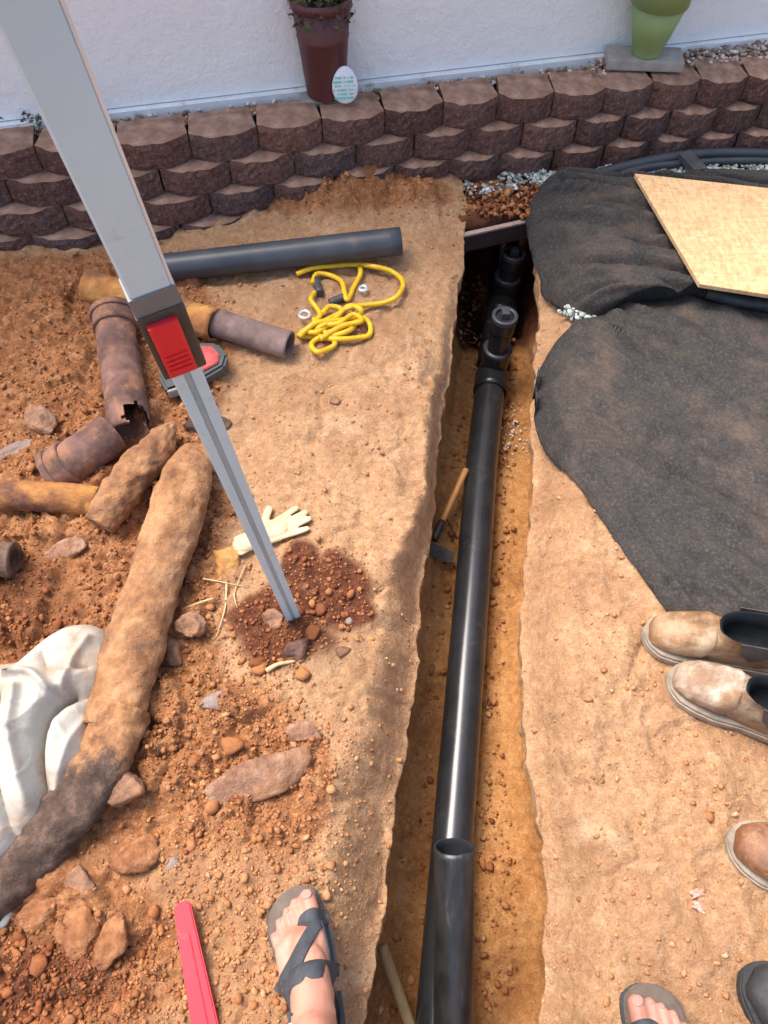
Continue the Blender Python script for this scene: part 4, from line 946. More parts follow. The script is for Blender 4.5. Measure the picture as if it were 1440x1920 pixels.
pbox('groove_strip', 2, 520, 0.0044, 0.0008, M['groove'], dn=t - 0.0015, bev=0)
w = 0.0355 / 2; t = 0.0115
prof_rail('upper_tube', along(668), along(2000), [(-w, -t), (w, -t), (w, t - .002), (w - .002, t), (-w + .002, t), (-w, t - .002)], M['alu'])
pbox('tube_corner', 668, 2000, 0.0024, 0.0024, M['alu_edge'], dn=t - 0.0012, dw=(w + 0.0003) , bev=0.0006)
pbox('collar', 648, 690, 0.0400, 0.0265, M['collar'], bev=0.002)
pbox('lock_housing', 528, 655, 0.0415, 0.0300, M['housing'], bev=0.003)
bt = pbox('lock_button', 538, 640, 0.0265, 0.008, M['red'], dn=0.0172, dw=-0.002, bev=0.0025)
for i in range(4):
    z_ = along(543) + 0.005 + i * 0.0068
    pbox('grip_ridge', 0, 0, 0.021, 0.0018, M['red'], dn=0.0216, dw=-0.002, bev=0.0008, zoff=(z_, z_ + 0.003))

# ------------------------------------------------------------------ yellow cord
cd = empty('yellow_cord', GG(640, 580), 'tangled yellow rope cord with dark grips and silver eyelets', 'cord')
def cord(pts, z=0.012):
    P = smooth_path([GG(a, b, z + (0.012 if i % 3 == 1 else 0.003) * (k_ if len(q) else 1)) for i, (a, b, *q) in enumerate(pts) for k_ in [q[0] if q else 1]], len(pts) * 9)
    A, Fa = tube(P, 0.0072, 10); o = pymesh('cord', A, Fa, M['yellow']); world_child(o, cd)
cord([(556, 514), (585, 503), (620, 499), (662, 496), (702, 500), (738, 511), (756, 532), (744, 556), (718, 568), (688, 572), (655, 577), (632, 590), (604, 604), (578, 618)])
cord([(586, 532), (594, 514), (618, 516), (640, 528), (646, 548), (652, 562), (664, 538), (676, 512), (672, 494)])
cord([(590, 548), (583, 562), (594, 578), (600, 592), (584, 610), (562, 628), (590, 630), (632, 618), (668, 604), (682, 596), (694, 610), (692, 628), (668, 634), (632, 636), (600, 634), (584, 646), (594, 660), (616, 654), (628, 642), (606, 620), (588, 598)])
cord([(560, 632), (592, 606), (640, 600), (672, 592), (676, 580), (654, 574), (628, 598), (596, 622), (568, 622), (560, 632)], 0.02)
cord([(600, 636), (640, 612), (678, 602), (662, 590), (636, 606), (610, 610), (590, 622)], 0.024)
cord([(604, 588), (618, 575), (640, 580), (630, 600), (602, 612), (590, 625), (612, 632), (650, 622), (664, 612)], 0.016)
for (a, b) in (((592, 524), (600, 550)), ((618, 568), (648, 556))):
    P = [GG(*a, 0.016), GG(*b, 0.016)]; A, Fa = tube([P[0].lerp(P[1], i / 5) for i in range(6)], 0.0115, 14); o = pymesh('grip', A, Fa, M['rubber']); world_child(o, cd)
for (cx, cy, r_) in ((571, 590, 0.014), (681, 541, 0.010)):
    c = GG(cx, cy, 0.02); V = []
    for i in range(24):
        for j in range(10):
            a = i / 24 * 6.2832; b = j / 10 * 6.2832; V.append((c.x + math.cos(a) * (r_ + 0.005 * math.cos(b)), c.y + math.sin(a) * (r_ + 0.005 * math.cos(b)), c.z + 0.005 * math.sin(b)))
    Fa = [[i * 10 + j, i * 10 + (j + 1) % 10, ((i + 1) % 24) * 10 + (j + 1) % 10, ((i + 1) % 24) * 10 + j] for i in range(24) for j in range(10)]
    o = pymesh('eyelet', V, Fa, M['chrome']); world_child(o, cd)

# ------------------------------------------------------------------ red and black tape tool behind the pole
c = GG(372, 698, 0.014); ang = 0.62
tm = empty('tape_measure', c, 'worn red and dark tape measure lying behind the silver pole', 'tool', rot=(0, 0, ang)); tm.scale = (1.2, 1.2, 1.0)
def poly_prism(name, pts, z0, z1, mat, parent, bev=0.003):
    bm = bmesh.new(); vs = [bm.verts.new((a, b, z0)) for a, b in pts]; f = bm.faces.new(vs)
    r = bmesh.ops.extrude_face_region(bm, geom=[f]); bmesh.ops.translate(bm, vec=(0, 0, z1 - z0), verts=[g for g in r['geom'] if isinstance(g, bmesh.types.BMVert)])
    if bev: bmesh.ops.bevel(bm, geom=list(bm.edges), offset=bev, segments=2, affect='EDGES')
    return bm_obj(name, bm, mat, parent, smooth=False)
poly_prism('case', [(-0.085, -0.03), (-0.01, -0.045), (0.045, -0.04), (0.068, -0.015), (0.066, 0.03), (0.035, 0.052), (-0.02, 0.05), (-0.08, 0.02)], 0.0, 0.032, M['rubber'], tm, 0.006)
poly_prism('red_cover', [(0.0, -0.03), (0.038, -0.028), (0.052, -0.008), (0.050, 0.022), (0.028, 0.038), (-0.01, 0.036)], 0.0325, 0.038, M['red_worn'], tm, 0.002)
poly_prism('pale_trim', [(-0.015, 0.0525), (0.034, 0.0545), (0.037, 0.0615), (-0.012, 0.0605)], 0.01, 0.036, M['concrete'], tm, 0.002)
poly_prism('hook_frame', [(-0.084, -0.038), (-0.03, -0.049), (-0.03, -0.043), (-0.084, -0.032)], 0.01, 0.034, M['concrete'], tm, 0.001)

# ------------------------------------------------------------------ generic remeshed body helper
def capsule_parts(chains):
    V = []; Fa = []
    bm0 = bmesh.new(); bmesh.ops.create_icosphere(bm0, subdivisions=2, radius=1)
    sv = np.array([list(v.co) for v in bm0.verts]); sf = [[q.index for q in f.verts] for f in bm0.faces]; bm0.free()
    for ch in chains:
        pts = [np.array(c[:3], float) for c in ch]; rr = [c[3] for c in ch]
        for i in range(len(pts)):
            k = len(V); V += list(sv * rr[i] + pts[i]); Fa += [[a + k for a in f] for f in sf]
            if i:
                a, b = Vector(pts[i - 1]), Vector(pts[i]); d = b - a
                if d.length < 1e-6: continue
                q = d.to_track_quat('Z', 'Y').to_matrix(); k = len(V); n = 20
                for (p, r) in ((a, rr[i - 1]), (b, rr[i])):
                    for j in range(n):
                        an = 6.28318 * j / n; V.append(np.array(p + q @ Vector((r * math.cos(an), r * math.sin(an), 0))))
                Fa += [[k + j, k + (j + 1) % n, k + n + (j + 1) % n, k + n + j] for j in range(n)]
                Fa += [[k + j for j in range(n)][::-1], [k + n + j for j in range(n)]]
    return V, Fa
def remeshed(name, chains, voxel, mat, smooth_it=4, xf=None):
    V, Fa = capsule_parts(chains)
    me = bpy.data.meshes.new('tmp'); me.from_pydata([tuple(v) for v in V], [], Fa); me.update()
    t = bpy.data.objects.new('tmp', me); COL.objects.link(t)
    m = t.modifiers.new('r', 'REMESH'); m.mode = 'VOXEL'; m.voxel_size = voxel; m.use_smooth_shade = True
    s = t.modifiers.new('s', 'SMOOTH'); s.iterations = smooth_it; s.factor = 0.5
    dg = bpy.context.evaluated_depsgraph_get(); dg.update()
    me2 = bpy.data.meshes.new_from_object(t.evaluated_get(dg)); bpy.data.objects.remove(t, do_unlink=True)
    me2.name = name
    if xf is not None: me2.transform(xf)
    me2.materials.clear(); me2.materials.append(mat)
    me2.polygons.foreach_set('use_smooth', [True] * len(me2.polygons))
    return me2

# ------------------------------------------------------------------ glove
gl = GG(512, 1000, 0)
g0 = GG(476, 1016, 0); g1 = GG(585, 972, 0); gang = math.atan2(g1.y - g0.y, g1.x - g0.x); gl_len = (g1 - g0).length
s_ = gl_len / 0.20
ch = [[(0, 0, .012, .030), (.04, 0, .012, .032), (.085, .002, .012, .036)], [(0.0, .02, .01, .018), (.08, .026, .01, .018)], [(0, -.02, .01, .018), (.08, -.026, .01, .018)],
      [(.09, .032, .012, .013), (.135, .045, .012, .0115), (.165, .052, .016, .011)], [(.09, .012, .012, .013), (.145, .018, .013, .012), (.185, .022, .018, .011)],
      [(.09, -.010, .012, .013), (.145, -.008, .014, .012), (.187, -.006, .018, .011)], [(.085, -.030, .012, .0125), (.135, -.036, .012, .011), (.168, -.038, .014, .0105)],
      [(.045, .03, .012, .015), (.065, .062, .014, .014), (.085, .088, .018, .0125)], [(-.035, -.004, .010, .034), (0, 0, .012, .030)], [(-.045, .024, .008, .012), (0, .02, .01, .014)], [(-.05, -.03, .008, .012), (0, -.02, .01, .014)]]
xf = Matrix.Translation(g0 + Vector((0, 0, 0.008))) @ Matrix.Rotation(gang, 4, 'Z') @ Matrix.Diagonal((s_, s_ * .95, 0.55 * s_, 1))
me = remeshed('work_glove', ch, 0.003, M['glove'], 3)
co = np.zeros(len(me.vertices) * 3); me.vertices.foreach_get('co', co); co = co.reshape(-1, 3)
co[:, 2] += 0.004 * fbm(co[:, 0] * 40, co[:, 1] * 40, s=5) ; me.vertices.foreach_set('co', co.ravel())
me.transform(xf); o = link('work_glove', me); tag(o, 'cream leather work glove lying palm up behind the silver pole', 'glove')

# ------------------------------------------------------------------ white cloth
def blanket(outline, c, hgt, mat, name, label, cat, seed, nr=90, seg=220, fold=0.014, creases=(), z0=0.0):
    O = smooth_path([G(a, b, z0) for a, b in outline + [outline[0]]], seg + 1)[:seg]; C = G(*c, z0)
    rs = np.linspace(0, 1, nr) ** 0.8
    X = np.array([[C.x + (p.x - C.x) * r for p in O] for r in rs]); Yv = np.array([[C.y + (p.y - C.y) * r for p in O] for r in rs])
    rr = rs[:, None] + 0 * X
    dome = np.clip(1 - rr ** 3.2, 0, 1) ** 0.55
    u = X * 0.5 + Yv * 0.86; v = X * 0.86 - Yv * 0.5
    wv = v + 0.05 * fbm(u * 3, v * 3, s=seed + 2, o=2)
    c1 = (1 - np.abs(fbm(u * 2.0, wv * 7, s=seed, o=1)) * 3.2).clip(0, 1) ** 1.6
    c2 = (1 - np.abs(fbm(X * 7 + 3, Yv * 5, s=seed + 4, o=1)) * 3.5).clip(0, 1) ** 2
    c3 = (1 - np.abs(fbm(X * 15 + 0.4 * c1, Yv * 11, s=seed + 8, o=2)) * 3.5).clip(0, 1) ** 1.5 + 0.6 * (1 - np.abs(fbm(X * 34, Yv * 26, s=seed + 11, o=1)) * 3).clip(0, 1) ** 2
    Z = 0.010 + hgt * dome + dome * fold * (c1 + 0.6 * c2 + 0.34 * c3)
    for pts, amp, w in creases:
        P = smooth_path([G(a, b, z0 + 0.04) for a, b in pts], 24); dm = np.full(X.shape, 9.0)
        for p, q in zip(P[:-1], P[1:]):
            ex, ey = q.x - p.x, q.y - p.y; t = np.clip(((X - p.x) * ex + (Yv - p.y) * ey) / (ex * ex + ey * ey + 1e-12), 0, 1)
            dm = np.minimum(dm, np.hypot(X - p.x - ex * t, Yv - p.y - ey * t))
        Z = Z + amp * np.exp(-(dm / w) ** 1.4) * dome
    Z = np.maximum(Z, 0.006)
    o = npmesh(name, np.stack([X, Yv, Z], -1).reshape(-1, 3), grid_faces(nr, seg, True)[:, ::-1], mat)
    m = o.modifiers.new('solid', 'SOLIDIFY'); m.thickness = 0.002; m.offset = -1
    return tag(o, label, cat)
cl = [(-20, 1232), (35, 1222), (70, 1196), (112, 1160), (146, 1150), (180, 1162), (199, 1208), (197, 1262), (170, 1330), (166, 1400), (132, 1468), (75, 1535), (0, 1600), (-90, 1650), (-220, 1600), (-300, 1450), (-260, 1300), (-120, 1240)]
blanket(cl, (-30, 1390), 0.115, M['cloth'], 'white_cloth', 'crumpled white cloth sack lying over the old pipes at left', 'cloth', 400, nr=130, seg=420, fold=0.013, z0=0.085,
        creases=[([(122, 1290), (100, 1310), (72, 1350), (60, 1420), (66, 1520)], -0.060, 0.011), ([(10, 1262), (60, 1262), (100, 1300)], 0.022, 0.006), ([(150, 1175), (128, 1235), (112, 1290)], 0.020, 0.006),
                 ([(190, 1275), (150, 1290), (118, 1300)], -0.026, 0.010), ([(30, 1290), (24, 1380), (36, 1500)], 0.022, 0.008), ([(140, 1330), (110, 1400), (80, 1480)], 0.018, 0.007), ([(-10, 1300), (-20, 1420), (0, 1560)], -0.03, 0.010), ([(70, 1215), (90, 1250), (150, 1240)], -0.014, 0.007)])
blanket([(-60, 1680), (-10, 1688), (18, 1690), (32, 1700), (24, 1722), (6, 1742), (-50, 1750), (-90, 1720)], (-25, 1716), 0.012, M['cloth'], 'white_scrap', 'small curled white scrap at the lower left edge', 'scrap', 420, 20, 60, 0.004)

# ------------------------------------------------------------------ red bar
a = GG(341, 1692, 0.030); b = GG(385, 1935, 0.030); dv = (b - a); L_ = dv.length; an = math.atan2(dv.y, dv.x)
o_ = empty('red_bar', a, 'bright red painted metal bar lying near the sandalled left foot', 'bar', rot=(0.0, 0.0, an))
w0, w1 = 0.0145, 0.021
poly_prism('bar_body', [(0, -w0 * .6), (0.006, -w0), (L_, -w1), (L_, w1), (0.006, w0), (0, w0 * .6)], -0.006, 0.006, M['red_paint'], o_, 0.0025)
poly_prism('raised_rib', [(0.05, 0.002), (L_, 0.001), (L_, 0.006), (0.05, 0.004)], 0.0062, 0.0085, M['red_paint'], o_, 0.0008)

# ------------------------------------------------------------------ hoe in the trench
hA_ = G(813, 1012, -0.335); hB_ = G(874, 880, -0.30)
he = empty('hoe', hA_, 'orange handled digging tool with dark steel head down in the trench', 'tool')
A, Fa = tube([hA_.lerp(hB_, 0.22 + 0.78 * i / 8) for i in range(9)], 0.009, 14); o = pymesh('handle', A, Fa, M['wood']); world_child(o, he)
A, Fa = tube([hA_.lerp(hB_, 0.26 * i / 5) for i in range(6)], [0.012, 0.012, 0.0115, 0.011, 0.0105, 0.0100], 14); o = pymesh('socket', A, Fa, M['steel_dark']); world_child(o, he)
hc = G(824, 1036, -0.345); bm = box_bm(0.078, 0.035, 0.010, 0.002); bmesh.ops.transform(bm, matrix=Matrix.Translation(hc) @ Euler((0.5, 0.1, -0.4)).to_matrix().to_4x4(), verts=bm.verts)
o = bm_obj('blade', bm, M['steel_dark']); world_child(o, he)
P = smooth_path([G(838, 975, -.345), G(848, 992, -.33), G(856, 1010, -.345)], 10); A, Fa = tube(P, 0.0022, 8); o = pymesh('trench_root', A, Fa, M['board']); tag(o, 'thin dark root curling beside the tool in the trench', 'root')
# wooden stick at the bottom of the trench
a = G(716, 1772, -0.28); b = G(782, 1960, -0.35)
A, Fa = tube([a.lerp(b, i / 8) for i in range(9)], 0.0115, 14, amp=0.001, nsc=30); o = pymesh('wooden_stick', A, Fa, M['wood_old']); tag(o, 'old wooden handle leaning in the near end of the trench', 'stick')

# ------------------------------------------------------------------ boots
def boot(toe, heel, mat, label, name='work_boot', Lb=0.275, wd_=0.048, shaft=0.022, gore=True, group='shoes standing on the right bank', mirror=1, solem=None):
    solem = solem or M['boot_sole']; d = heel - toe; an = math.atan2(d.y, d.x); root = empty(name, toe, label, 'shoe', group, rot=(0, 0, an))
    seg = 28
    def width(x):   # half width along the foot
        return np.interp(x, [0, .01, .03, .06, .10, .15, .20, .25, .275, Lb], [0.010, .030, .042, wd_, wd_ * 1.02, wd_ * .84, wd_ * .74, wd_ * .72, .028, 0.008])
    def topz(x): return np.interp(x, [0, .01, .03, .06, .10, .13, .15], [.034, .052, .066, .078, .100, .108, .112])
    rings = []
    def sec(cx, cz, ux, uz, hl, w):    # ring centred, long axis (ux,uz), half length hl, half width w
        R_ = []
        for j in range(seg):
            a = 2 * math.pi * j / seg; ca, sa = math.cos(a), math.sin(a)
            e = 0.8; l = math.copysign(abs(ca) ** e, ca) * hl; ww_ = math.copysign(abs(sa) ** e, sa) * w
            R_.append([cx + ux * l, ww_ * mirror, max(cz + uz * l, 0.022)])
        rings.append(R_)
    for x_ in (0.004, 0.010, 0.02, 0.035, 0.05, 0.07, 0.085, 0.096, 0.104):
        tz = topz(x_); sec(x_, (tz + .018) / 2, 0, 1, (tz - .018) / 2, width(x_) * 0.96)
    piv = (0.112, 0.108)
    for th in np.linspace(0, 100, 11):
        t_ = R(th); dx, dz = math.sin(t_), -math.cos(t_)
        ln = np.interp(th, [0, 25, 50, 75, 100], [0.092, .130, .185, .156, 0.144])
        w_ = np.interp(th, [0, 50, 100], [wd_ * .86, wd_ * .78, wd_ * .72])
        sec(piv[0] + dx * ln / 2, piv[1] + dz * ln / 2, -dx, -dz, ln / 2, w_)
    for h_ in (0.018, shaft):
        sec(0.112 + .073 + h_ * .1, 0.114 + h_ - 0.01, -1, -0.12, .073, wd_ * .78)
    nr_outer = len(rings)
    sec(0.186, 0.114 + shaft - .012, -1, -0.12, .068, wd_ * .71)
    sec(0.190, 0.08, -1, -0.05, .056, wd_ * .66); sec(0.185, 0.04, -1, 0, .056, wd_ * .6)
    V = [v for r_ in rings[:nr_outer] for v in r_]; V = np.array(V)
    V[:, 2] += 0.0016 * fbm(V[:, 0] * 40, V[:, 1] * 40, V[:, 2] * 40, s=3)
    V[:, 2] += 0.0022 * np.sin(V[:, 0] * 420 + V[:, 1] * 40) * ((V[:, 0] > .06) & (V[:, 0] < .14) & (V[:, 2] > .04))
    cap = [list(range(seg))]
    npf = [list(f) for f in grid_faces(nr_outer, seg, True)] + cap
    up = pymesh('upper', V, npf, mat, root)
    ri = rings[nr_outer - 1:]; V = np.array([v for r_ in ri for v in r_]); Fi = [list(f) for f in grid_faces(len(ri), seg, True)] + [[(len(ri) - 1) * seg + j for j in range(seg)]]
    pymesh('lining', V, Fi, M['lining_bore_shade'], root)
    # sole
    n = 40; out = []
    xs2 = np.concatenate([np.linspace(-0.007, Lb + .004, n)])
    def wS(x_): return float(np.interp(x_, [-.007, 0, .01, .03, .06, .10, .15, .20, .25, .275, Lb, Lb + .004], [.004, .022, .036, .049, wd_ + .006, wd_ + .006, wd_ * .84 + .004, wd_ * .76 + .004, wd_ * .76 + .003, .034, .018, .004]))
    out = [(x_, wS(x_)) for x_ in xs2] + [(x_, -wS(x_)) for x_ in xs2[::-1]]
    poly_prism('sole', out, 0.0, 0.021, solem, root, 0.003)
    out2 = [(x_, wS(x_) - .003) for x_ in xs2] + [(x_, -wS(x_) + .003) for x_ in xs2[::-1]]
    poly_prism('welt', out2, 0.0212, 0.026, solem, root, 0.001)
    if gore:
        for sg in (-1, 1):
            bm = bmesh.new(); q = []
            for (a_, z_) in ((0.150, .128), (0.225, .132), (0.21, .085), (0.19, .062), (0.165, .085)):
                q.append(bm.verts.new((a_, sg * (wd_ * .76 + 0.0025 - (0.0 if z_ > .09 else -0.002)), z_ + (shaft - .022))))
            f = bm.faces.new(q); r = bmesh.ops.extrude_face_region(bm, geom=[f]); bmesh.ops.translate(bm, vec=(0, sg * .0015, 0), verts=[g for g in r['geom'] if isinstance(g, bmesh.types.BMVert)])
            bm_obj('elastic_gore', bm, M['elastic'], root)
        bm = box_bm(0.004, 0.02, 0.03, 0.0015, (0.266, 0, 0.125 + shaft)); bm_obj('pull_tab', bm, mat, root)
    return root
t1 = GG(1206, 1192, 0); boot(t1, t1 + Vector((0.275, -0.062, 0)), M['boot_tan'], 'tan pull-on boot with black opening, the upper of the dusty pair')
t2 = GG(1252, 1272, 0); boot(t2, t2 + Vector((0.26, -0.135, 0)), M['boot_dusty'], 'pale dusty boot in front of the tan one', mirror=-1)
t3 = GG(1362, 1578, 0); boot(t3, t3 + Vector((0.25, -0.10, 0)), M['boot_brown'], 'glossy brown leather boot toe at the right edge', gore=False, wd_=0.052)
t4 = GG(1390, 1828, 0); boot(t4, t4 + Vector((0.20, -0.17, 0)), M['black'], 'black rubber shoe toe at the lower right corner', gore=False, wd_=0.064, solem=M['black'])
# pink scraps
for i, (a_, b_, r_) in enumerate(((1306, 1674, 0.3), (1310, 1700, -0.5))):
    bm = bmesh.new(); bmesh.ops.create_grid(bm, x_segments=6, y_segments=4, size=1)
    for v in bm.verts: v.co = (v.co.x * .010 * (1 + .3 * math.sin(v.co.y * 5)), v.co.y * .006, 0.003 * math.sin(v.co.x * 4 + v.co.y * 3))
    o = bm_obj('paper_scrap', bm, M['pink']); o.location = GG(a_, b_, 0.006); o.rotation_euler.z = r_
    o.modifiers.new('s', 'SOLIDIFY').thickness = 0.001
    tag(o, ['upper of two small pink paper scraps on the right bank', 'lower of two small pink paper scraps on the right bank'][i], 'scrap')

# ------------------------------------------------------------------ the photographer
SOLE = 0.024
tL = G(541, 1652, .02); hL = G(600, 1935, .02); dL = (hL - tL).normalized() * 0.262; hL = tL + dL
tR = G(1198, 1828, .02); dR = Vector((-0.04, 0.26, 0)); dR = dR.normalized() * 0.262; hR = tR - dR
gzL = gh((tL.x + hL.x) / 2, (tL.y + hL.y) / 2) + 0.004; gzR = gh(tR.x, tR.y - .1) + 0.004
def foot_chains(side):   # side +1: big toe on +x (left foot)
    c = [[(0, .03, .035, .031), (.0, .06, .04, .033), (.004, .11, .043, .033), (.010, .165, .026, .024)],
         [(0, .04, .03, .027), (-.020, .11, .026, .024), (-.028, .158, .018, .017)],
         [(.008, .08, .035, .030), (.024, .17, .022, .0215), (.012, .172, .020, .02), (-.006, .170, .018, .019), (-.02, .164, .018, .017)],
         [(0, .045, .09, .034), (.004, .085, .066, .034), (.009, .13, .045, .029)],
         [(.026, .178, .019, .0170), (.027, .205, .016, .0150), (.026, .226, .015, .0145)],
         [(.0075, .180, .018, .0115), (.0055, .205, .017, .0092), (.004, .224, .011, .0088)],
         [(-.0075, .176, .017, .0105), (-.0110, .198, .016, .0083), (-.0125, .215, .010, .0080)],
         [(-.0205, .168, .016, .0098), (-.0265, .188, .014, .0078), (-.0280, .203, .009, .0076)],
         [(-.0310, .156, .014, .0095), (-.0390, .172, .012, .0076), (-.0410, .185, .008, .0074)],
         [(-.022, .05, .075, .014), (-.024, .05, .078, .013)], [(.022, .055, .085, .015), (.023, .055, .086, .014)]]
    return [[(p[0] * side, p[1], p[2], p[3]) for p in q] for q in c]
def xfm(heel, toe, gz):
    d = (toe - heel); an = math.atan2(d.y, d.x) - math.pi / 2
    return Matrix.Translation((heel.x, heel.y, gz + SOLE)) @ Matrix.Rotation(an, 4, 'Z')
XL_, XR_ = xfm(hL, tL, gzL), xfm(hR, tR, gzR)
def tr(chains, X_): return [[(*(X_ @ Vector(p[:3])), p[3]) for p in q] for q in chains]
chains = tr(foot_chains(1), XL_) + tr(foot_chains(-1), XR_)
aL = XL_ @ Vector((0, .042, .09)); aR = XR_ @ Vector((0, .042, .09))
hip = Vector((0.15, -0.27, 0.90)); kL = Vector((-0.055, -0.235, 0.47)); kR = Vector((0.40, -0.28, 0.47))
def ch_(*a): return [(p[0], p[1], p[2], r_) for p, r_ in a]
def lp(a, b, t): return Vector(a).lerp(Vector(b), t)
for A_, K_, sg in ((aL, kL, -1), (aR, kR, 1)):
    hj = hip + Vector((sg * .09, 0, -.02))
    chains.append(ch_((A_, .034), (lp(A_, K_, .22), .035), (lp(A_, K_, .6) + Vector((0, -.018, 0)), .052), (lp(A_, K_, .85) + Vector((0, -.008, 0)), .050), (K_, .052)))
    chains.append(ch_((K_, .053), (lp(K_, hj, .5), .068), (hj, .085)))
ch1 = Vector((0.15, -.27, 1.18)); nk = Vector((.15, -.26, 1.40)); hd_ = Vector((.15, -.215, 1.56))
chains += [ch_((hip, .125), (hip + Vector((0, 0, .12)), .11), (ch1, .125), (ch1 + Vector((0, 0, .1)), .12)), ch_((hip + Vector((-.06, 0, 0)), .10), (hip + Vector((.06, 0, 0)), .10)),
           ch_((ch1 + Vector((-.07, 0, .05)), .10), (ch1 + Vector((.07, 0, .05)), .10)), ch_((ch1 + Vector((-.15, 0, .15)), .055), (ch1 + Vector((0, 0, .19)), .065), (ch1 + Vector((.15, 0, .15)), .055)),
           ch_((ch1 + Vector((0, 0, .15)), .06), (nk, .052), (hd_ + Vector((0, -.02, -.03)), .05)),
           ch_((hd_ + Vector((0, -.02, .03)), .082), (hd_ + Vector((0, -.03, .06)), .080), (hd_ + Vector((0, .0, -.03)), .062), (hd_ + Vector((0, .03, -.065)), .035)),
           ch_((hd_ + Vector((0, .070, .01)), .012), (hd_ + Vector((0, .088, -.015)), .013)), ch_((hd_ + Vector((-.082, -.02, .0)), .014), (hd_ + Vector((-.085, -.02, .02)), .013)), ch_((hd_ + Vector((.082, -.02, .0)), .014), (hd_ + Vector((.085, -.02, .02)), .013)),
           ch_((hd_ + Vector((-.018, .066, -.045)), .010), (hd_ + Vector((.018, .066, -.045)), .010))]
def hand(w_, tgt, up, curl=0.6, sc=1.0, gripc=None):
    f_ = (Vector(tgt) - w_).normalized(); n_ = (Vector(up) - f_ * f_.dot(Vector(up))).normalized(); s_ = f_.cross(n_)
    out = [ch_((w_, .026), (w_ + f_ * .035, .028)), ch_((w_ + f_ * .03 + s_ * .022, .016), (w_ + f_ * .075 + s_ * .03, .013)), ch_((w_ + f_ * .03 - s_ * .018, .018), (w_ + f_ * .078 - s_ * .028, .013)), ch_((w_ + f_ * .03, .02), (w_ + f_ * .08, .015))]
    for i, (o_s, ln) in enumerate(((-.030, .068), (-.010, .078), (.011, .073), (.031, .058))):
        p = w_ + f_ * .082 + s_ * o_s; c_ = 0.0; q = [(p, .0095)]
        for k in range(3):
            c_ += curl; dd = f_ * math.cos(c_) - n_ * math.sin(c_); p = p + dd * ln * (.45, .32, .25)[k]; q.append((p, (.0088, .0082, .0076)[k]))
        out.append(ch_(*q))
    p = w_ + f_ * .03 - s_ * .03; q = [(p, .014), (p + (f_ * .6 - s_ * .75 - n_ * .3).normalized() * .035, .0115), (p + (f_ * .75 - s_ * .45 - n_ * .9).normalized() * .064, .0095)]
    out.append(ch_(*q)); return out
grip = pp(1850)
shL = ch1 + Vector((-.165, 0, .15)); shR = ch1 + Vector((.165, 0, .15))
wL = grip - Vector((0.045, 0.085, 0.01)); eL = Vector((-0.33, 0.06, 1.17))
chains += [ch_((shL, .052), (lp(shL, eL, .5), .046), (eL, .038)), ch_((eL, .039), (lp(eL, wL, .35), .038), (wL, .025))] + hand(wL, grip + Vector((0.0, 0.02, 0)), Vector((-1, .3, .2)), 0.75)
eR = Vector((0.42, -0.24, 1.10)); wR = Vector((0.24, -0.10, 1.38))
chains += [ch_((shR, .052), (lp(shR, eR, .5), .046), (eR, .038)), ch_((eR, .039), (lp(eR, wR, .35), .038), (wR, .025))] + hand(wR, Vector((0.10, -0.075, 1.47)), Vector((0.2, -1, .3)), 0.45)
me = remeshed('person', chains, 0.0034, M['skin'], 3)
person = link('person', me); tag(person, 'person in dark strappy sandals standing astride the trench, toes in view', 'person')
nv = len(me.vertices); co = np.zeros(nv * 3); me.vertices.foreach_get('co', co); co = co.reshape(-1, 3)
bvh = BVHTree.FromPolygons([Vector(v) for v in co], [tuple(p.vertices) for p in me.polygons])
# clothes follow the body: shells taken from thicker copies of the same chains
def garment(name, sub, mat, grow, voxel=0.008):
    m_ = remeshed(name, [[(p[0], p[1], p[2], p[3] + grow) for p in q] for q in sub], voxel, mat, 6); o = link(name, m_, parent=person); return o
sub = []
for A_, K_, sg in ((aL, kL, -1), (aR, kR, 1)):
    hj = hip + Vector((sg * .09, 0, -.02)); sub.append(ch_((lp(K_, hj, .12), .066), (lp(K_, hj, .5), .078), (hj, .090)))
sub += [ch_((hip + Vector((-.06, 0, 0)), .104), (hip + Vector((.06, 0, 0)), .104)), ch_((hip, .127), (hip + Vector((0, 0, .08)), .115))]
garment('shorts', sub, M['shorts'], 0.006)
sub = [ch_((hip + Vector((0, 0, .06)), .122), (hip + Vector((0, 0, .12)), .115), (ch1, .13), (ch1 + Vector((0, 0, .1)), .124)), ch_((ch1 + Vector((-.07, 0, .05)), .104), (ch1 + Vector((.07, 0, .05)), .104)), ch_((ch1 + Vector((-.15, 0, .15)), .06), (ch1 + Vector((0, 0, .185)), .068), (ch1 + Vector((.15, 0, .15)), .06)),
       ch_((shL, .058), (lp(shL, eL, .5), .056)), ch_((shR, .058), (lp(shR, eR, .5), .056))]
garment('shirt', sub, M['shirt'], 0.006)
garment('hair', [ch_((hd_ + Vector((0, -.035, .05)), .088), (hd_ + Vector((0, -.05, .0)), .080)), ch_((hd_ + Vector((0, -.07, -.04)), .055), (hd_ + Vector((0, -.075, -.09)), .045))], M['hair'], 0.004, 0.006)
for sx in (-.03, .03):
    bm = bmesh.new(); bmesh.ops.create_uvsphere(bm, u_segments=16, v_segments=10, radius=0.011); bmesh.ops.translate(bm, vec=hd_ + Vector((sx, .058, .018)), verts=bm.verts); bm_obj('eye', bm, M['egg'], person, True)
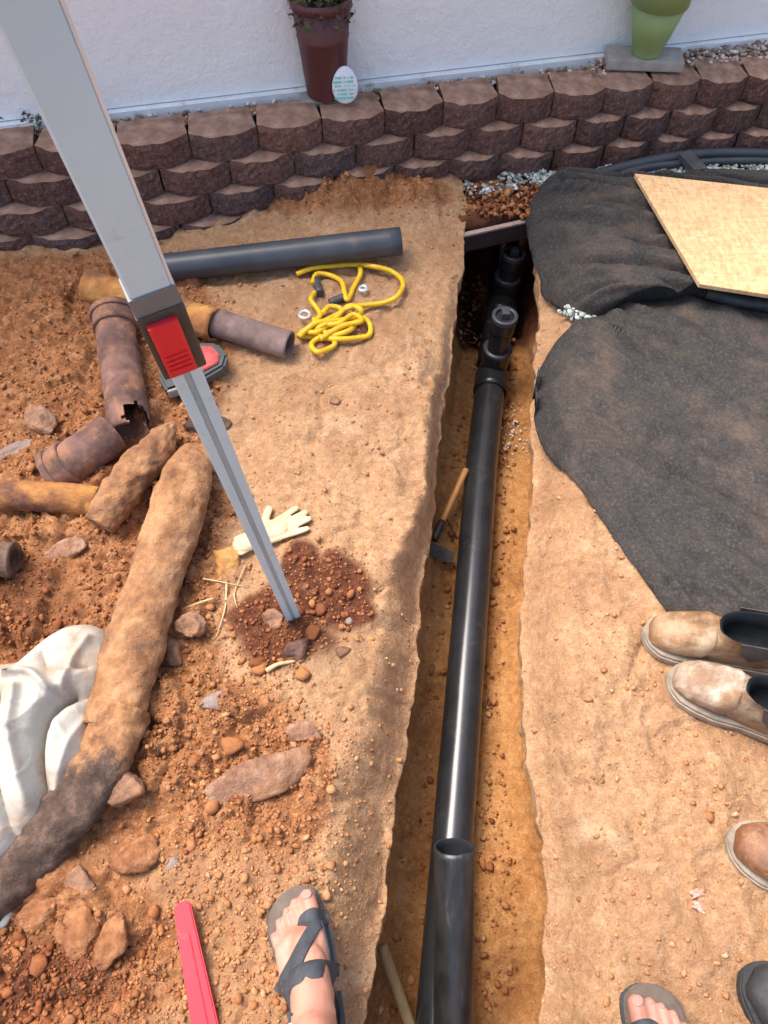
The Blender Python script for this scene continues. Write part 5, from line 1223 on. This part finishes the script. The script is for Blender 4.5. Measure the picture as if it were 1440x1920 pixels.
def sandal(X_, side, foot):
    root = bpy.data.objects.new('sandal', None); COL.objects.link(root); root.parent = person; root.matrix_local = X_
    yv = np.linspace(-0.012, 0.252, 40)
    def wm(y_): return float(np.interp(y_, [-.012, 0, .02, .06, .11, .17, .21, .235, .247, .252], [.004, .022, .033, .036, .036, .049, .050, .040, .024, .004]))
    def cx(y_): return side * float(np.interp(y_, [0, .08, .16, .22, .252], [0, 0, -.004, -.001, .008]))
    out = [(cx(y_) + wm(y_), y_) for y_ in yv] + [(cx(y_) - wm(y_), y_) for y_ in yv[::-1]]
    poly_prism('outsole', out, -SOLE, -0.010, M['black'], root, 0.003)
    poly_prism('footbed', [(cx(y_) + (wm(y_) - .0015), y_) for y_ in yv] + [(cx(y_) - (wm(y_) - .0015), y_) for y_ in yv[::-1]], -0.0098, 0.002, M['sole'], root, 0.004)
    poly_prism('edge_piping', [(cx(y_) + (wm(y_) + .001), y_) for y_ in yv] + [(cx(y_) - (wm(y_) + .001), y_) for y_ in yv[::-1]], -0.0125, -0.0095, M['strap'], root, 0.001)
    Xi = X_.inverted()
    def strap(name, cl_, w_):
        n = 70; P = smooth_path([Vector((a * side, b, 0)) for a, b in cl_], n); ws = w_ if hasattr(w_, '__len__') else [w_, w_]
        V = []; m = 9
        for i, p in enumerate(P):
            tn = (P[min(i + 1, n - 1)] - P[max(i - 1, 0)]).normalized(); nn = Vector((-tn.y, tn.x, 0))
            wi = float(np.interp(i / (n - 1), np.linspace(0, 1, len(ws)), ws))
            for j in range(m):
                q = p + nn * wi * (j / (m - 1) * 2 - 1)
                Wp = X_ @ Vector((q.x, q.y, 0.30)); hit = bvh.ray_cast(Vector((Wp.x, Wp.y, X_.translation.z + 0.105)), Vector((0, 0, -1)))
                z_ = 0.001
                if hit[0] is not None: z_ = max(hit[0].z - X_.translation.z, 0.001)
                V.append([q.x, q.y, z_ + 0.0022])
        V = np.array(V).reshape(n, m, 3)
        for it in range(3):     # ease the drape
            V[1:-1, :, 2] = np.maximum(V[1:-1, :, 2], (V[:-2, :, 2] + V[2:, :, 2]) / 2)
        for it in range(10):
            V[1:-1, :, 2] = .5 * V[1:-1, :, 2] + .25 * (V[:-2, :, 2] + V[2:, :, 2]); V[:, 1:-1, 2] = .7 * V[:, 1:-1, 2] + .15 * (V[:, :-2, 2] + V[:, 2:, 2])
        V[..., 2] += 0.0006
        o = npmesh(name, V.reshape(-1, 3), grid_faces(n, m), M['strap'], root)
        o.modifiers.new('s', 'SOLIDIFY').thickness = 0.003; o.modifiers['s'].offset = 0
        return o
    # local frame: +x towards the big toe on a left foot; y to the toes
    strap('toe_strap', [(.050, .183), (.033, .196), (.016, .193), (.012, .185)], .010)
    strap('diagonal_strap', [(.047, .188), (.030, .178), (.010, .158), (-.012, .134), (-.034, .112), (-.046, .10)], [.010, .010, .011, .014, .018])
    strap('side_strap', [(.046, .185), (.048, .155), (.046, .12), (.043, .10)], .0055)
    strap('instep_band', [(.037, .088), (.02, .098), (0, .100), (-.02, .096), (-.039, .087)], [.032, .031, .030, .027, .022])
    strap('heel_strap', [(-.042, .075), (-.040, .05), (-.037, .025), (-.02, .002), (0, -.006), (.02, .002), (.036, .025), (.041, .055), (.043, .08)], .004)
    bm = box_bm(.010, .014, .003, .001, (-.037 * side, .052, .030)); bm_obj('buckle', bm, M['chrome'], root)
    for (x_, y_, z_, w_, l_) in ((.0265, .2305, .0285, .0095, .0085), (.0045, .2255, .0190, .0048, .0045), (-.0122, .2165, .0170, .0042, .004), (-.0278, .2045, .0155, .0038, .0036), (-.0408, .1865, .0145, .0032, .003)):
        W_ = X_ @ Vector((x_ * side, y_, 0)); hit = bvh.ray_cast(Vector((W_.x, W_.y, X_.translation.z + .06)), Vector((0, 0, -1)))
        zz = (hit[0].z - X_.translation.z) if hit[0] is not None else z_
        nn_ = (X_.to_3x3().inverted() @ hit[1]) if hit[0] is not None else Vector((0, 0, 1))
        bm = bmesh.new(); bmesh.ops.create_uvsphere(bm, u_segments=14, v_segments=8, radius=1); bmesh.ops.scale(bm, vec=(w_, l_, .0014), verts=bm.verts)
        m_ = nn_.to_track_quat('Z', 'Y').to_matrix().to_4x4(); m_.translation = Vector((x_ * side, y_, zz - .0001)); bmesh.ops.transform(bm, matrix=m_, verts=bm.verts)
        o = bm_obj('toenail', bm, M['nail'], None, True); o.parent = person; o.matrix_parent_inverse = X_
sandal(XL_, 1, 'left'); sandal(XR_, -1, 'right')
